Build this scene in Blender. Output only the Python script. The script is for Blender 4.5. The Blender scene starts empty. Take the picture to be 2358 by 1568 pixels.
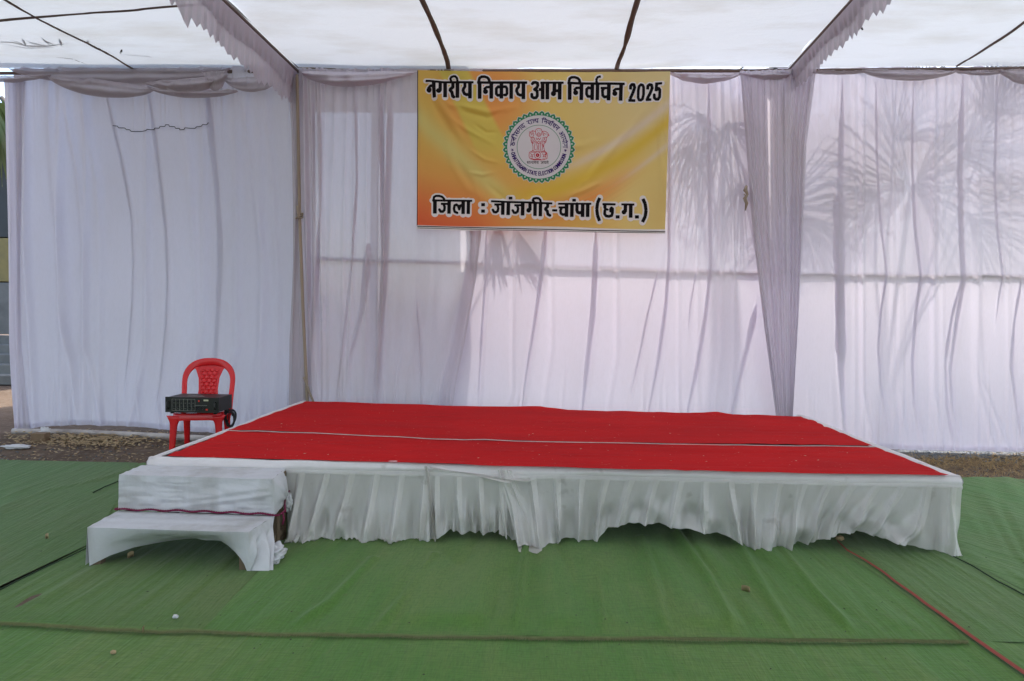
import bpy, bmesh, math, random
import numpy as np
from mathutils import Vector, Matrix
random.seed(7); rng = np.random.default_rng(7)
sc = bpy.context.scene
COL = sc.collection
# ------------------------------------------------------------------ camera
FPX, CX, CY = 1572.0, 1179.0, 784.0          # 24 mm lens on a 2358 x 1568 measuring frame
YAW, PITCH, ROLL = math.radians(1.82), math.radians(2.36), math.radians(-0.92)
CAM = np.array([0.10, -4.07, 1.37])
def cam_axes():
    fw = np.array([-math.sin(YAW)*math.cos(PITCH), math.cos(YAW)*math.cos(PITCH), -math.sin(PITCH)])
    r0 = np.array([math.cos(YAW), math.sin(YAW), 0.0]); d0 = np.cross(fw, r0)
    r = math.cos(ROLL)*r0 + math.sin(ROLL)*d0; d = -math.sin(ROLL)*r0 + math.cos(ROLL)*d0
    return r, d, fw
RX, DN, FW = cam_axes()
cam = bpy.data.cameras.new('camera'); cam.lens = 24.0; cam.sensor_width = 36.0; cam.clip_end = 500; cam.clip_start = 0.05
cob = bpy.data.objects.new('camera', cam); COL.objects.link(cob)
cob.matrix_world = Matrix(((RX[0], -DN[0], -FW[0], CAM[0]), (RX[1], -DN[1], -FW[1], CAM[1]), (RX[2], -DN[2], -FW[2], CAM[2]), (0, 0, 0, 1)))
sc.camera = cob
# ------------------------------------------------------------------ sky, sun, exposure
SUNDIR = Vector((0.30, 0.38, 0.88)).normalized()     # direction towards the sun: behind the backdrop
SUN_EL = math.asin(SUNDIR.z); SUN_ROT = math.atan2(SUNDIR.x, SUNDIR.y)
w = bpy.data.worlds.new("World"); sc.world = w; w.use_nodes = True
nt = w.node_tree; bg = nt.nodes['Background']
sky = nt.nodes.new('ShaderNodeTexSky'); sky.sky_type = 'NISHITA'; sky.sun_disc = False
sky.sun_elevation = SUN_EL; sky.sun_rotation = SUN_ROT; sky.dust_density = 2.5; sky.air_density = 1.0; sky.ozone_density = 1.0
nt.links.new(sky.outputs[0], bg.inputs[0]); bg.inputs[1].default_value = 0.15
sun = bpy.data.lights.new('sun', 'SUN'); sun.energy = 2.0; sun.angle = math.radians(1.0); sun.color = (1.0, 0.95, 0.87)
so = bpy.data.objects.new('sun', sun); COL.objects.link(so); so.rotation_euler = SUNDIR.to_track_quat('Z', 'Y').to_euler()
so.location = (5, 8, 12)
sc.view_settings.view_transform = 'Standard'; sc.view_settings.look = 'None'; sc.view_settings.gamma = 1
sc.view_settings.exposure = 1.9
sc.render.engine = 'CYCLES'; sc.cycles.use_denoising = True
sc.cycles.max_bounces = 14; sc.cycles.diffuse_bounces = 7; sc.cycles.transparent_max_bounces = 14; sc.cycles.transmission_bounces = 8
sc.cycles.sample_clamp_indirect = 6

# ------------------------------------------------------------------ projection helpers (pixel of the measuring frame -> point on a real plane)
def ray(x, y):
    x = np.asarray(x, float)[..., None]; y = np.asarray(y, float)[..., None]
    return FW*FPX + RX*(x-CX) + DN*(y-CY)
def onz(x, y, z=0.0):
    d = ray(x, y); t = (z-CAM[2])/d[..., 2:3]; return CAM + d*t
def onY(x, y, Y):
    d = ray(x, y); t = (Y-CAM[1])/d[..., 1:2]; return CAM + d*t
_a, _b = onz(300, 989, 0.03), onz(2200, 1037, 0.03)
WB = (_b[1]-_a[1])/(_b[0]-_a[0]); WA = _a[1]-WB*_a[0]         # backdrop wall: Y = WA + WB*X
WN = np.array([WB, -1.0, 0.0]); WN /= np.linalg.norm(WN)      # towards the audience
def onwall(x, y, off=0.0):
    d = ray(x, y); den = d[..., 1] - WB*d[..., 0]
    t = ((WA - CAM[1]) + WB*CAM[0] - off*math.sqrt(1+WB*WB))/den
    return CAM + d*t[..., None]
def wallY(X): return WA + WB*X
ZR = float(onwall(1179, 163)[2])                                # canopy height
def interp(poly, t, ax=1):
    p = np.asarray(poly, float); o = np.argsort(p[:, ax]); return np.interp(t, p[o, ax], p[o, 1-ax])
def sstep(a, b, x):
    t = np.clip((x-a)/(b-a), 0, 1); return t*t*(3-2*t)
def wob(n, L, seed, amp=1.0):                                   # smooth 1-d noise
    r = np.random.default_rng(seed); k = max(2, int(n/L)+2); v = r.normal(0, 1, k)
    return amp*np.interp(np.arange(n), np.arange(k)*L, v)
def noise2(shape, cell, seed):
    r = np.random.default_rng(seed); gy, gx = int(shape[0]/cell[0])+3, int(shape[1]/cell[1])+3
    g = r.normal(0, 1, (gy, gx)); y = np.arange(shape[0])/cell[0]; x = np.arange(shape[1])/cell[1]
    yi = y.astype(int); xi = x.astype(int); fy = (y-yi)[:, None]; fx = (x-xi)[None]
    fy = fy*fy*(3-2*fy); fx = fx*fx*(3-2*fx)
    a = g[yi][:, xi]; b = g[yi][:, xi+1]; c = g[yi+1][:, xi]; d = g[yi+1][:, xi+1]
    return (a*(1-fx)+b*fx)*(1-fy) + (c*(1-fx)+d*fx)*fy

# ------------------------------------------------------------------ object helpers
def tag(o, label, cat, group=None):
    o['label'] = label; o['category'] = cat
    if group: o['group'] = group
    return o
def kind(o, k): o['kind'] = k; return o
def empty(name, loc, label, cat, rz=0, group=None):
    o = bpy.data.objects.new(name, None); COL.objects.link(o); o.location = loc; o.rotation_euler = (0, 0, rz); o.empty_display_size = 0.1
    return tag(o, label, cat, group)
def mesh_obj(name, verts, faces, mat, parent=None, smooth=True, local=False):
    me = bpy.data.meshes.new(name)
    v = np.asarray(verts, float)
    if parent is not None and not local:
        off = np.array(parent.location); v = v - off
    me.from_pydata(v.tolist(), [], [list(map(int, f)) for f in faces])
    if smooth: me.polygons.foreach_set('use_smooth', [True]*len(me.polygons))
    if mat: me.materials.append(mat)
    me.update()
    o = bpy.data.objects.new(name, me); COL.objects.link(o)
    if parent is not None: o.parent = parent
    return o
def grid_faces(ny, nx, base=0):
    i = np.arange(ny-1)[:, None]*nx + np.arange(nx-1)[None]
    return (np.stack([i, i+1, i+nx+1, i+nx], -1).reshape(-1, 4)+base).tolist()
class MB:
    def __init__(s): s.v = []; s.f = []
    def grid(s, P):
        ny, nx = P.shape[:2]; b = len(s.v); s.v += P.reshape(-1, 3).tolist(); s.f += grid_faces(ny, nx, b); return s
    def poly(s, pts):
        b = len(s.v); s.v += [list(map(float, p)) for p in pts]; s.f.append(list(range(b, b+len(pts)))); return s
    def loft(s, rings, cap=True):                                # rings: list of (n,3)
        n = len(rings[0]); b = len(s.v)
        for r in rings: s.v += np.asarray(r, float).tolist()
        for k in range(len(rings)-1):
            for j in range(n):
                s.f.append([b+k*n+j, b+k*n+(j+1) % n, b+(k+1)*n+(j+1) % n, b+(k+1)*n+j])
        if cap:
            s.f.append([b+j for j in range(n)][::-1]); s.f.append([b+(len(rings)-1)*n+j for j in range(n)])
        return s
    def tube(s, pts, r, n=8, cap=True):
        pts = np.asarray(pts, float); r = np.broadcast_to(np.asarray(r, float), (len(pts),))
        rings = []; up = np.array([0, 0, 1.0])
        T = np.gradient(pts, axis=0); T /= np.linalg.norm(T, axis=1)[:, None]+1e-12
        a = np.cross(T[0], up)
        if np.linalg.norm(a) < 1e-3: a = np.cross(T[0], [1, 0, 0])
        for k in range(len(pts)):
            a = a - T[k]*(a@T[k]); a /= np.linalg.norm(a)+1e-12; b = np.cross(T[k], a)
            th = np.arange(n)*2*math.pi/n
            rings.append(pts[k] + r[k]*(np.cos(th)[:, None]*a + np.sin(th)[:, None]*b))
        return s.loft(rings, cap)
    def sweep(s, pts, wd, th, wdir, n=10, ex=0.55):               # rounded flat bar; wdir = width direction
        pts = np.asarray(pts, float); T = np.gradient(pts, axis=0); T /= np.linalg.norm(T, axis=1)[:, None]
        wd = np.broadcast_to(np.asarray(wd, float), (len(pts),)); th = np.broadcast_to(np.asarray(th, float), (len(pts),))
        wdir = np.asarray(wdir, float); wdir = np.broadcast_to(wdir, (len(pts), 3))
        ang = np.arange(n)*2*math.pi/n; c, q = np.cos(ang), np.sin(ang)
        c = np.sign(c)*np.abs(c)**ex; q = np.sign(q)*np.abs(q)**ex; rings = []
        for k in range(len(pts)):
            a = wdir[k]-T[k]*(wdir[k]@T[k]); a /= np.linalg.norm(a); b = np.cross(T[k], a)
            rings.append(pts[k] + c[:, None]*a*wd[k]/2 + q[:, None]*b*th[k]/2)
        return s.loft(rings)
    def box(s, lo, hi, bev=0.0):
        lo = np.array(lo, float); hi = np.array(hi, float)
        bm = bmesh.new(); bmesh.ops.create_cube(bm, size=1.0)
        for v in bm.verts: v.co = Vector(((lo+hi)/2 + np.array(v.co)*(hi-lo)))
        if bev: bmesh.ops.bevel(bm, geom=bm.edges[:], offset=bev, segments=2, affect='EDGES', profile=0.6)
        b = len(s.v); bm.verts.index_update(); s.v += [list(v.co) for v in bm.verts]; s.f += [[b+v.index for v in f.verts] for f in bm.faces]; bm.free(); return s
    def xf(s, fn, start=0):
        for i in range(start, len(s.v)): s.v[i] = list(fn(s.v[i]))
        return s
    def build(s, name, mat, parent=None, smooth=True, local=False): return mesh_obj(name, s.v, s.f, mat, parent, smooth, local)
def autosmooth(o, deg=35):
    me = o.data; bm = bmesh.new(); bm.from_mesh(me)
    for e in bm.edges: e.smooth = not (len(e.link_faces) == 2 and e.calc_face_angle(0) > math.radians(deg))
    bm.to_mesh(me); bm.free(); return o

# ------------------------------------------------------------------ materials
def newmat(name):
    m = bpy.data.materials.new(name); m.use_nodes = True; t = m.node_tree; t.nodes.clear()
    o = t.nodes.new('ShaderNodeOutputMaterial'); return m, t, o
def N(t, typ, **kw):
    n = t.nodes.new(typ)
    for k, v in kw.items():
        if k == 'i':
            for a, b in v.items():
                if isinstance(b, bpy.types.NodeSocket): t.links.new(b, n.inputs[a])
                else: n.inputs[a].default_value = b
        else: setattr(n, k, v)
    return n
def c4(c): return (c[0], c[1], c[2], 1)
def noise(t, scale, stretch=(1, 1, 1), detail=4, rough=.55, coord='Object', dist=0.0):
    tc = N(t, 'ShaderNodeTexCoord'); mp = N(t, 'ShaderNodeMapping', i={'Vector': tc.outputs[coord], 'Scale': stretch})
    return N(t, 'ShaderNodeTexNoise', i={'Vector': mp.outputs[0], 'Scale': scale, 'Detail': detail, 'Roughness': rough, 'Distortion': dist}).outputs[0]
def ramp(t, fac, lo, hi):
    return N(t, 'ShaderNodeMapRange', i={'Value': fac, 'From Min': lo, 'From Max': hi}).outputs[0]
def mixc(t, fac, a, b, mode='MIX'):
    n = N(t, 'ShaderNodeMix', data_type='RGBA', blend_type=mode)
    for k, v in (('Factor', fac),):
        if isinstance(v, bpy.types.NodeSocket): t.links.new(v, n.inputs[0])
        else: n.inputs[0].default_value = v
    for idx, v in ((6, a), (7, b)):
        if isinstance(v, bpy.types.NodeSocket): t.links.new(v, n.inputs[idx])
        else: n.inputs[idx].default_value = c4(v)
    return n.outputs[2]
def fabric(name, col, stain=(.55, .50, .45), stain_amt=.35, transl=.45, transp=.0, sheen=.04, rough=.45, bump=.25, stretch=(1, 1, .25), crease=14, tcol=None, weave=True, spots=0.0, sstretch=(1, 1, .35), ss=1.3):
    m, t, o = newmat(name)
    n1 = noise(t, ss, sstretch, 5, .6); f1 = N(t, 'ShaderNodeMath', operation='MULTIPLY', i={0: ramp(t, n1, .48, .78), 1: stain_amt}).outputs[0]
    colr = mixc(t, f1, col, stain)
    n3 = noise(t, 60, stretch, 3, .6); colr = mixc(t, N(t, 'ShaderNodeMath', operation='MULTIPLY', i={0: ramp(t, n3, .45, .8), 1: .12}).outputs[0], colr, (col[0]*.7, col[1]*.7, col[2]*.7))
    if spots:
        n4 = noise(t, 7, (1, 1, 1), 3, .5); colr = mixc(t, N(t, 'ShaderNodeMath', operation='MULTIPLY', i={0: ramp(t, n4, .66, .74), 1: spots}).outputs[0], colr, (.30, .25, .22))
    n2 = noise(t, crease, stretch, 6, .62, dist=.4)
    bp = N(t, 'ShaderNodeBump', i={'Strength': bump, 'Distance': .02, 'Height': n2})
    nrm = bp.outputs[0]
    if weave:
        nw = noise(t, 420, (1, 1, 1), 2, .5); b2 = N(t, 'ShaderNodeBump', i={'Strength': .12, 'Distance': .001, 'Height': nw, 'Normal': nrm}); nrm = b2.outputs[0]
    df = N(t, 'ShaderNodeBsdfDiffuse', i={'Color': colr, 'Normal': nrm})
    if tcol: tc_ = mixc(t, 1.0, colr, tcol, 'MULTIPLY')
    else: tc_ = colr
    tr = N(t, 'ShaderNodeBsdfTranslucent', i={'Color': tc_, 'Normal': nrm})
    sh = N(t, 'ShaderNodeMixShader', i={0: transl, 1: df.outputs[0], 2: tr.outputs[0]}).outputs[0]
    if sheen:
        gl = N(t, 'ShaderNodeBsdfGlossy', i={'Color': (1, 1, 1, 1), 'Roughness': rough, 'Normal': nrm})
        sh = N(t, 'ShaderNodeMixShader', i={0: sheen, 1: sh, 2: gl.outputs[0]}).outputs[0]
    if transp:
        tp = N(t, 'ShaderNodeBsdfTransparent', i={'Color': (1, 1, 1, 1)})
        sh = N(t, 'ShaderNodeMixShader', i={0: transp, 1: sh, 2: tp.outputs[0]}).outputs[0]
    t.links.new(sh, o.inputs[0]); return m
def solid(name, col, rough=.5, var=.2, scale=8, bump=.0, bscale=40, spec=.5, metal=0.0, dark=None, stretch=(1, 1, 1), coat=0.0):
    m, t, o = newmat(name)
    n1 = noise(t, scale, stretch, 5, .6); d = dark or tuple(c*.45 for c in col)
    cc = mixc(t, N(t, 'ShaderNodeMath', operation='MULTIPLY', i={0: ramp(t, n1, .35, .75), 1: var}).outputs[0], col, d)
    p = N(t, 'ShaderNodeBsdfPrincipled', i={'Base Color': cc, 'Roughness': rough, 'Metallic': metal, 'Specular IOR Level': spec, 'Coat Weight': coat})
    if bump:
        nb = noise(t, bscale, stretch, 5, .6); t.links.new(N(t, 'ShaderNodeBump', i={'Strength': bump, 'Distance': .01, 'Height': nb}).outputs[0], p.inputs['Normal'])
    t.links.new(p.outputs[0], o.inputs[0]); return m
M = {}
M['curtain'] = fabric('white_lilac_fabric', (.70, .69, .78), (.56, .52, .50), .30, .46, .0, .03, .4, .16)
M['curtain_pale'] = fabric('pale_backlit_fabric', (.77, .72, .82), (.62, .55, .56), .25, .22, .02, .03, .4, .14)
M['curtain_sheer'] = fabric('sheer_lilac_fabric', (.72, .67, .74), (.50, .41, .38), .45, .48, .035, .05, .35, .22)
M['drape'] = fabric('gathered_lilac_drape', (.70, .66, .74), (.56, .50, .46), .5, .50, .0, .06, .35, .25)
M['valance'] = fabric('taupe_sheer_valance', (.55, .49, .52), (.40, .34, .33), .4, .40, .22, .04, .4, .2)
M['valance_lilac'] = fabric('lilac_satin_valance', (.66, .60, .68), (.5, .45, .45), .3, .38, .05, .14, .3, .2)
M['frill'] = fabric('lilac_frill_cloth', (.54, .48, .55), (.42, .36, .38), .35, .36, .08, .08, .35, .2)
M['canopy'] = fabric('white_canopy_cloth', (.73, .78, .81), (.50, .49, .43), .60, .20, .0, .0, .5, .50, stretch=(1, 1.8, 1), crease=4.5, sstretch=(.6, 1.6, 1))
M['tape'] = solid('brown_canopy_tape', (.17, .12, .10), .8, .3, 9)
M['skirt'] = fabric('stage_skirt_sheer_cloth', (.80, .77, .75), (.46, .43, .36), .6, .15, .28, .07, .35, .16, stretch=(1, 1, .5), spots=.40, ss=3.5)
M['rim'] = fabric('white_stage_cloth', (.80, .76, .77), (.58, .52, .50), .35, .12, .0, .03, .4, .2, stretch=(.4, 1, 1), spots=.35, ss=4)
M['stepcloth'] = fabric('white_step_cloth', (.66, .66, .69), (.34, .32, .28), .65, .15, .0, .04, .38, .5, stretch=(.6, 1, 1), spots=.5, crease=7, ss=4.5)
M['wood'] = solid('rough_brown_wood', (.16, .115, .075), .8, .6, 7, .4, 60, .3, stretch=(1, 1, .15))
M['darkwood'] = solid('dark_table_wood', (.07, .05, .04), .85, .5, 6)
M['bamboo'] = solid('tan_pole_wood', (.34, .27, .20), .7, .5, 8, .2, 40, stretch=(1, 1, .1))
M['pipe'] = solid('grey_rail_pipe', (.16, .12, .12), .5, .3, 5)
M['rope'] = solid('magenta_rope', (.20, .012, .06), .9, .4, 60, .5, 200)
M['redplastic'] = solid('red_chair_plastic', (.66, .012, .018), .22, .12, 4, .03, 30, .5)
M['black'] = solid('black_painted_metal', (.012, .012, .012), .45, .3, 12, .05, 80)
M['blackpanel'] = solid('black_front_panel', (.008, .009, .008), .35, .2, 12)
M['mark'] = solid('grey_panel_print', (.30, .30, .27), .6, .2, 30)
M['creamlabel'] = solid('cream_label', (.55, .55, .38), .6, .3, 60)
M['redlight'] = solid('red_switch_plastic', (.75, .04, .02), .4, .1, 30)
M['cable'] = solid('black_rubber_cable', (.010, .009, .012), .5, .1, 10)
M['redcable'] = solid('dark_red_cable', (.13, .02, .018), .6, .2, 10)
M['whitepipe'] = solid('dirty_white_pipe', (.48, .44, .42), .7, .8, 9, .2, 30, dark=(.12, .09, .08), stretch=(.5, 1, 1))
M['leaf'] = solid('dry_leaf', (.42, .31, .17), .8, .6, 5)
M['leafdark'] = solid('dark_dry_frond', (.035, .03, .025), .8, .4, 5)
M['frond'] = solid('palm_frond', (.055, .06, .03), .6, .5, 3)
M['greenfrond'] = solid('green_palm_leaf', (.12, .16, .03), .5, .6, 5, dark=(.20, .15, .05))
M['trunk'] = solid('palm_trunk_bark', (.12, .10, .085), .9, .6, 8, .6, 25)
M['paper'] = solid('crumpled_white_paper', (.62, .62, .63), .8, .4, 25)
M['stone'] = solid('grey_gravel', (.14, .155, .165), .9, .5, 9)
M['straw'] = solid('dry_straw', (.40, .28, .12), .9, .6, 3, dark=(.16, .10, .045))
M['brick'] = solid('brown_wood_block', (.22, .15, .09), .9, .4, 20)

def ground_mat():
    m, t, o = newmat('bare_earth')
    n1 = noise(t, .9, (1, 1, 1), 8, .65); n2 = noise(t, 14, (1, 1, 1), 6, .7); n3 = noise(t, 70, (1, 1, 1), 3, .6)
    c = mixc(t, ramp(t, n1, .35, .7), (.10, .068, .048), (.17, .125, .09))
    c = mixc(t, N(t, 'ShaderNodeMath', operation='MULTIPLY', i={0: ramp(t, n2, .5, .72), 1: .6}).outputs[0], c, (.24, .20, .165))
    c = mixc(t, N(t, 'ShaderNodeMath', operation='MULTIPLY', i={0: ramp(t, n3, .58, .75), 1: .6}).outputs[0], c, (.045, .035, .028))
    bp = N(t, 'ShaderNodeBump', i={'Strength': .7, 'Distance': .03, 'Height': n2}); b2 = N(t, 'ShaderNodeBump', i={'Strength': .5, 'Distance': .006, 'Height': n3, 'Normal': bp.outputs[0]})
    p = N(t, 'ShaderNodeBsdfPrincipled', i={'Base Color': c, 'Roughness': .95, 'Specular IOR Level': .15, 'Normal': b2.outputs[0]})
    t.links.new(p.outputs[0], o.inputs[0]); return m
def jute(name, base, dust, seed, ang=0.0):
    m, t, o = newmat(name)
    tc = N(t, 'ShaderNodeTexCoord'); mp = N(t, 'ShaderNodeMapping', i={'Vector': tc.outputs['Object'], 'Location': (seed*3.1, seed*1.7, 0), 'Rotation': (0, 0, ang)})
    def nz(sc_, st, det=4, ro=.6):
        m2 = N(t, 'ShaderNodeMapping', i={'Vector': mp.outputs[0], 'Scale': st}); return N(t, 'ShaderNodeTexNoise', i={'Vector': m2.outputs[0], 'Scale': sc_, 'Detail': det, 'Roughness': ro}).outputs[0]
    n1 = nz(.9, (1, .6, 1), 6, .62); n2 = nz(5, (2.6, .22, 1), 5, .65); n3 = nz(170, (1, .12, 1), 2, .6); n4 = nz(130, (.10, 1, 1), 2, .6); n5 = nz(22, (1, 1, 1), 4, .7)
    dk = tuple(c*.55 for c in base)
    c = mixc(t, N(t, 'ShaderNodeMath', operation='MULTIPLY', i={0: ramp(t, n1, .45, .75), 1: .8}).outputs[0], base, dust)
    c = mixc(t, N(t, 'ShaderNodeMath', operation='MULTIPLY', i={0: ramp(t, n2, .45, .75), 1: .30}).outputs[0], c, dust)
    c = mixc(t, N(t, 'ShaderNodeMath', operation='MULTIPLY', i={0: ramp(t, n5, .58, .8), 1: .40}).outputs[0], c, (.13, .10, .055))
    c = mixc(t, N(t, 'ShaderNodeMath', operation='MULTIPLY', i={0: ramp(t, n3, .42, .7), 1: .40}).outputs[0], c, dk)
    c = mixc(t, N(t, 'ShaderNodeMath', operation='MULTIPLY', i={0: ramp(t, n4, .42, .7), 1: .40}).outputs[0], c, dk)
    h = N(t, 'ShaderNodeMath', operation='ADD', i={0: n3, 1: n4}).outputs[0]
    b1 = N(t, 'ShaderNodeBump', i={'Strength': .36, 'Distance': .04, 'Height': n2}); b2 = N(t, 'ShaderNodeBump', i={'Strength': .45, 'Distance': .0025, 'Height': h, 'Normal': b1.outputs[0]})
    p = N(t, 'ShaderNodeBsdfPrincipled', i={'Base Color': c, 'Roughness': .92, 'Specular IOR Level': .12, 'Sheen Weight': .15, 'Normal': b2.outputs[0]})
    t.links.new(p.outputs[0], o.inputs[0]); return m
def redcarpet():
    m, t, o = newmat('red_carpet_felt')
    n1 = noise(t, 1.5, (.6, 1.5, 1), 5, .6); n2 = noise(t, 160, (1, 1, 1), 3, .7); n3 = noise(t, 6, (.25, 1.6, 1), 5, .6); n4 = noise(t, 42, (1, 1, 1), 2, .5)
    c = mixc(t, ramp(t, n1, .3, .75), (.56, .016, .017), (.43, .016, .018))
    c = mixc(t, N(t, 'ShaderNodeMath', operation='MULTIPLY', i={0: ramp(t, n2, .5, .75), 1: .35}).outputs[0], c, (.26, .012, .012))
    c = mixc(t, N(t, 'ShaderNodeMath', operation='MULTIPLY', i={0: ramp(t, n4, .70, .76), 1: .5}).outputs[0], c, (.50, .22, .17))
    b1 = N(t, 'ShaderNodeBump', i={'Strength': .5, 'Distance': .05, 'Height': n3}); b2 = N(t, 'ShaderNodeBump', i={'Strength': .3, 'Distance': .002, 'Height': n2, 'Normal': b1.outputs[0]})
    p = N(t, 'ShaderNodeBsdfPrincipled', i={'Base Color': c, 'Roughness': .95, 'Specular IOR Level': .06, 'Sheen Weight': .0, 'Normal': b2.outputs[0]})
    t.links.new(p.outputs[0], o.inputs[0]); return m
M['earth'] = ground_mat(); M['redcarpet'] = redcarpet()

# ------------------------------------------------------------------ ground
xs = np.concatenate([np.linspace(-120, -7, 8), np.linspace(-6.5, 6.5, 131), np.linspace(7, 120, 8)])
ys = np.concatenate([np.linspace(-120, -9, 8), np.linspace(-2, 6, 81), np.linspace(7, 120, 8)])
Xg, Yg = np.meshgrid(xs, ys); Zg = -0.02 + 0.010*noise2(Xg.shape, (3, 3), 3)
g = mesh_obj('ground', np.stack([Xg, Yg, Zg], -1).reshape(-1, 3), grid_faces(*Xg.shape), M['earth']); kind(g, 'structure')

# ------------------------------------------------------------------ green jute mats (floor covering), each strip its own piece
GREEN = (.082, .192, .030); DUST = (.190, .228, .068)
def mat_strip(label, Lft, Rgt, y0, y1, z, seed, ang=0.0, base=GREEN, dust=DUST, nx=110, ny=80, folds=(), waves=.006, edge=None, cat='mat'):
    # Lft/Rgt: pixel lines on the floor; y0 / y1 pixel rows far / near (may be polylines over x)
    v = np.linspace(0, 1, ny); P = np.zeros((ny, nx, 2)); u = np.linspace(0, 1, nx)
    f0 = np.array([onz(*p, 0)[:2] for p in Lft]); f1 = np.array([onz(*p, 0)[:2] for p in Rgt])
    tl = np.linspace(0, 1, len(Lft)); tr = np.linspace(0, 1, len(Rgt))
    def along(f, n):
        s = np.concatenate([[0], np.cumsum(np.linalg.norm(np.diff(f, axis=0), axis=1))]); s /= s[-1]
        return np.stack([np.interp(np.linspace(0, 1, n), s, f[:, k]) for k in (0, 1)], -1)
    A = along(f0, ny); B = along(f1, ny)
    P = A[:, None]*(1-u)[None, :, None] + B[:, None]*u[None, :, None]
    Z = np.full((ny, nx), z)
    wv = noise2((ny, nx), (ny/2.2, nx/26.), seed)*waves + noise2((ny, nx), (ny/3., nx/9.), seed+5)*waves*.8
    wv = wv*(sstep(0, .07, u)*(1-sstep(.93, 1, u)))[None]*(1-sstep(.93, 1, v))[:, None]*(.45 if seed in (3, 4, 5) else 1)
    Z += np.abs(wv)
    for (pts, wpx, amp) in folds:
        q = np.array([onz(*p, 0)[:2] for p in pts])
        for k in range(len(q)-1):
            a, b = q[k], q[k+1]; ab = b-a; L2 = ab@ab
            tt = np.clip(((P-a)@ab)/L2, 0, 1); dd = np.linalg.norm(P-(a+tt[..., None]*ab), axis=-1)
            Z = np.maximum(Z, z+amp*np.exp(-(dd/wpx)**2))
    Z = z + (Z-z)*(1-sstep(.90, .995, v))[:, None]
    V = np.concatenate([P, Z[..., None]], -1)
    mb = MB(); mb.grid(V)
    o = mb.build('jute_mat', jute('green_jute_%d' % seed, base, dust, seed, ang)); return tag(o, label, cat, 'green jute mats covering the floor')
seam = [(-700, 1424), (0, 1438), (325, 1453), (575, 1459), (1179, 1469), (1700, 1473), (2212, 1478), (3000, 1486)]
near = [(-1500, 2600), (0, 2640), (1179, 2680), (3600, 2700)]
# the front mat runs across
def polyline_px(p, n):
    p = np.asarray(p, float); s = np.concatenate([[0], np.cumsum(np.linalg.norm(np.diff(p, axis=0), axis=1))]); s /= s[-1]
    return np.stack([np.interp(np.linspace(0, 1, n), s, p[:, k]) for k in (0, 1)], -1)
nx_, ny_ = 220, 60
S = polyline_px(seam, nx_); F0 = onz(S[:, 0], S[:, 1]-7, 0)[:, :2]
F1 = F0 + np.array([0, -5.2]); vv = np.linspace(0, 1, ny_)**1.6
P = F0[None]*(1-vv)[:, None, None] + F1[None]*vv[:, None, None]
Z = .003 + np.abs(noise2((ny_, nx_), (ny_/1.5, nx_/34.), 21))*.004
mb = MB().grid(np.concatenate([P, Z[..., None]], -1))
tag(mb.build('jute_mat', jute('green_jute_front', GREEN, DUST, 1, .02)), 'green jute mat across the bottom of the photo, nearer than the stitched seam', 'mat', 'green jute mats covering the floor')
mat_strip('wide green jute mat before the stage, between the steps and the red edged seam', [(735, 1170), (470, 1449), (455, 1458)], [(1905, 1170), (1952, 1268), (2029, 1315), (2231, 1466), (2240, 1478)], 0, 0, .007, 2, .03, nx=240, ny=130, waves=.009,
    folds=[([(1215, 1225), (1196, 1375), (1180, 1470)], .016, .026), ([(1372, 1240), (1385, 1400), (1388, 1471)], .014, .014), ([(1560, 1230), (1628, 1330), (1680, 1430), (1690, 1470)], .026, .034), ([(1700, 1250), (1770, 1380), (1830, 1472)], .026, .026),
           ([(1800, 1270), (1880, 1370), (1975, 1472)], .026, .028), ([(1480, 1240), (1520, 1380), (1530, 1472)], .03, .020), ([(1000, 1280), (930, 1380), (860, 1462)], .028, .020), ([(860, 1290), (760, 1390), (660, 1458)], .028, .020)])
mat_strip('darker green jute mat under the cloth covered steps', [(205, 1068), (215, 1250), (0, 1362), (-160, 1432)], [(560, 1068), (730, 1170), (470, 1449), (455, 1456)], 0, 0, .004, 3, -.05, (.074, .172, .026), (.13, .165, .05), nx=110, ny=90)
mat_strip('dark green jute mat at the left edge of the photo, behind the steps', [(-500, 1052), (-900, 1250), (-900, 1420)], [(318, 1068), (215, 1252), (-160, 1430)], 0, 0, .010, 4, -.1, (.066, .155, .026), (.11, .145, .045), nx=90, ny=90,
    folds=[([(100, 1135), (214, 1110), (300, 1085)], .02, .012)])
mat_strip('green jute mat right of the red edged seam, under the right stage corner', [(1870, 1165), (1925, 1272), (2000, 1314), (2205, 1462), (2215, 1480)], [(2160, 1165), (2236, 1280), (2389, 1363), (2600, 1490)], 0, 0, .0095, 5, .12, (.078, .18, .030), (.14, .185, .06), nx=80, ny=90)
mat_strip('green jute mat in the right corner beside the stage, rippled towards the dry grass', [(2080, 1112), (2199, 1281), (2352, 1362), (2470, 1424)], [(2900, 1096), (2960, 1200), (3010, 1330), (3060, 1500)], 0, 0, .013, 6, -.5, (.078, .20, .034), (.14, .195, .06), nx=110, ny=90, waves=.012)
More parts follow.
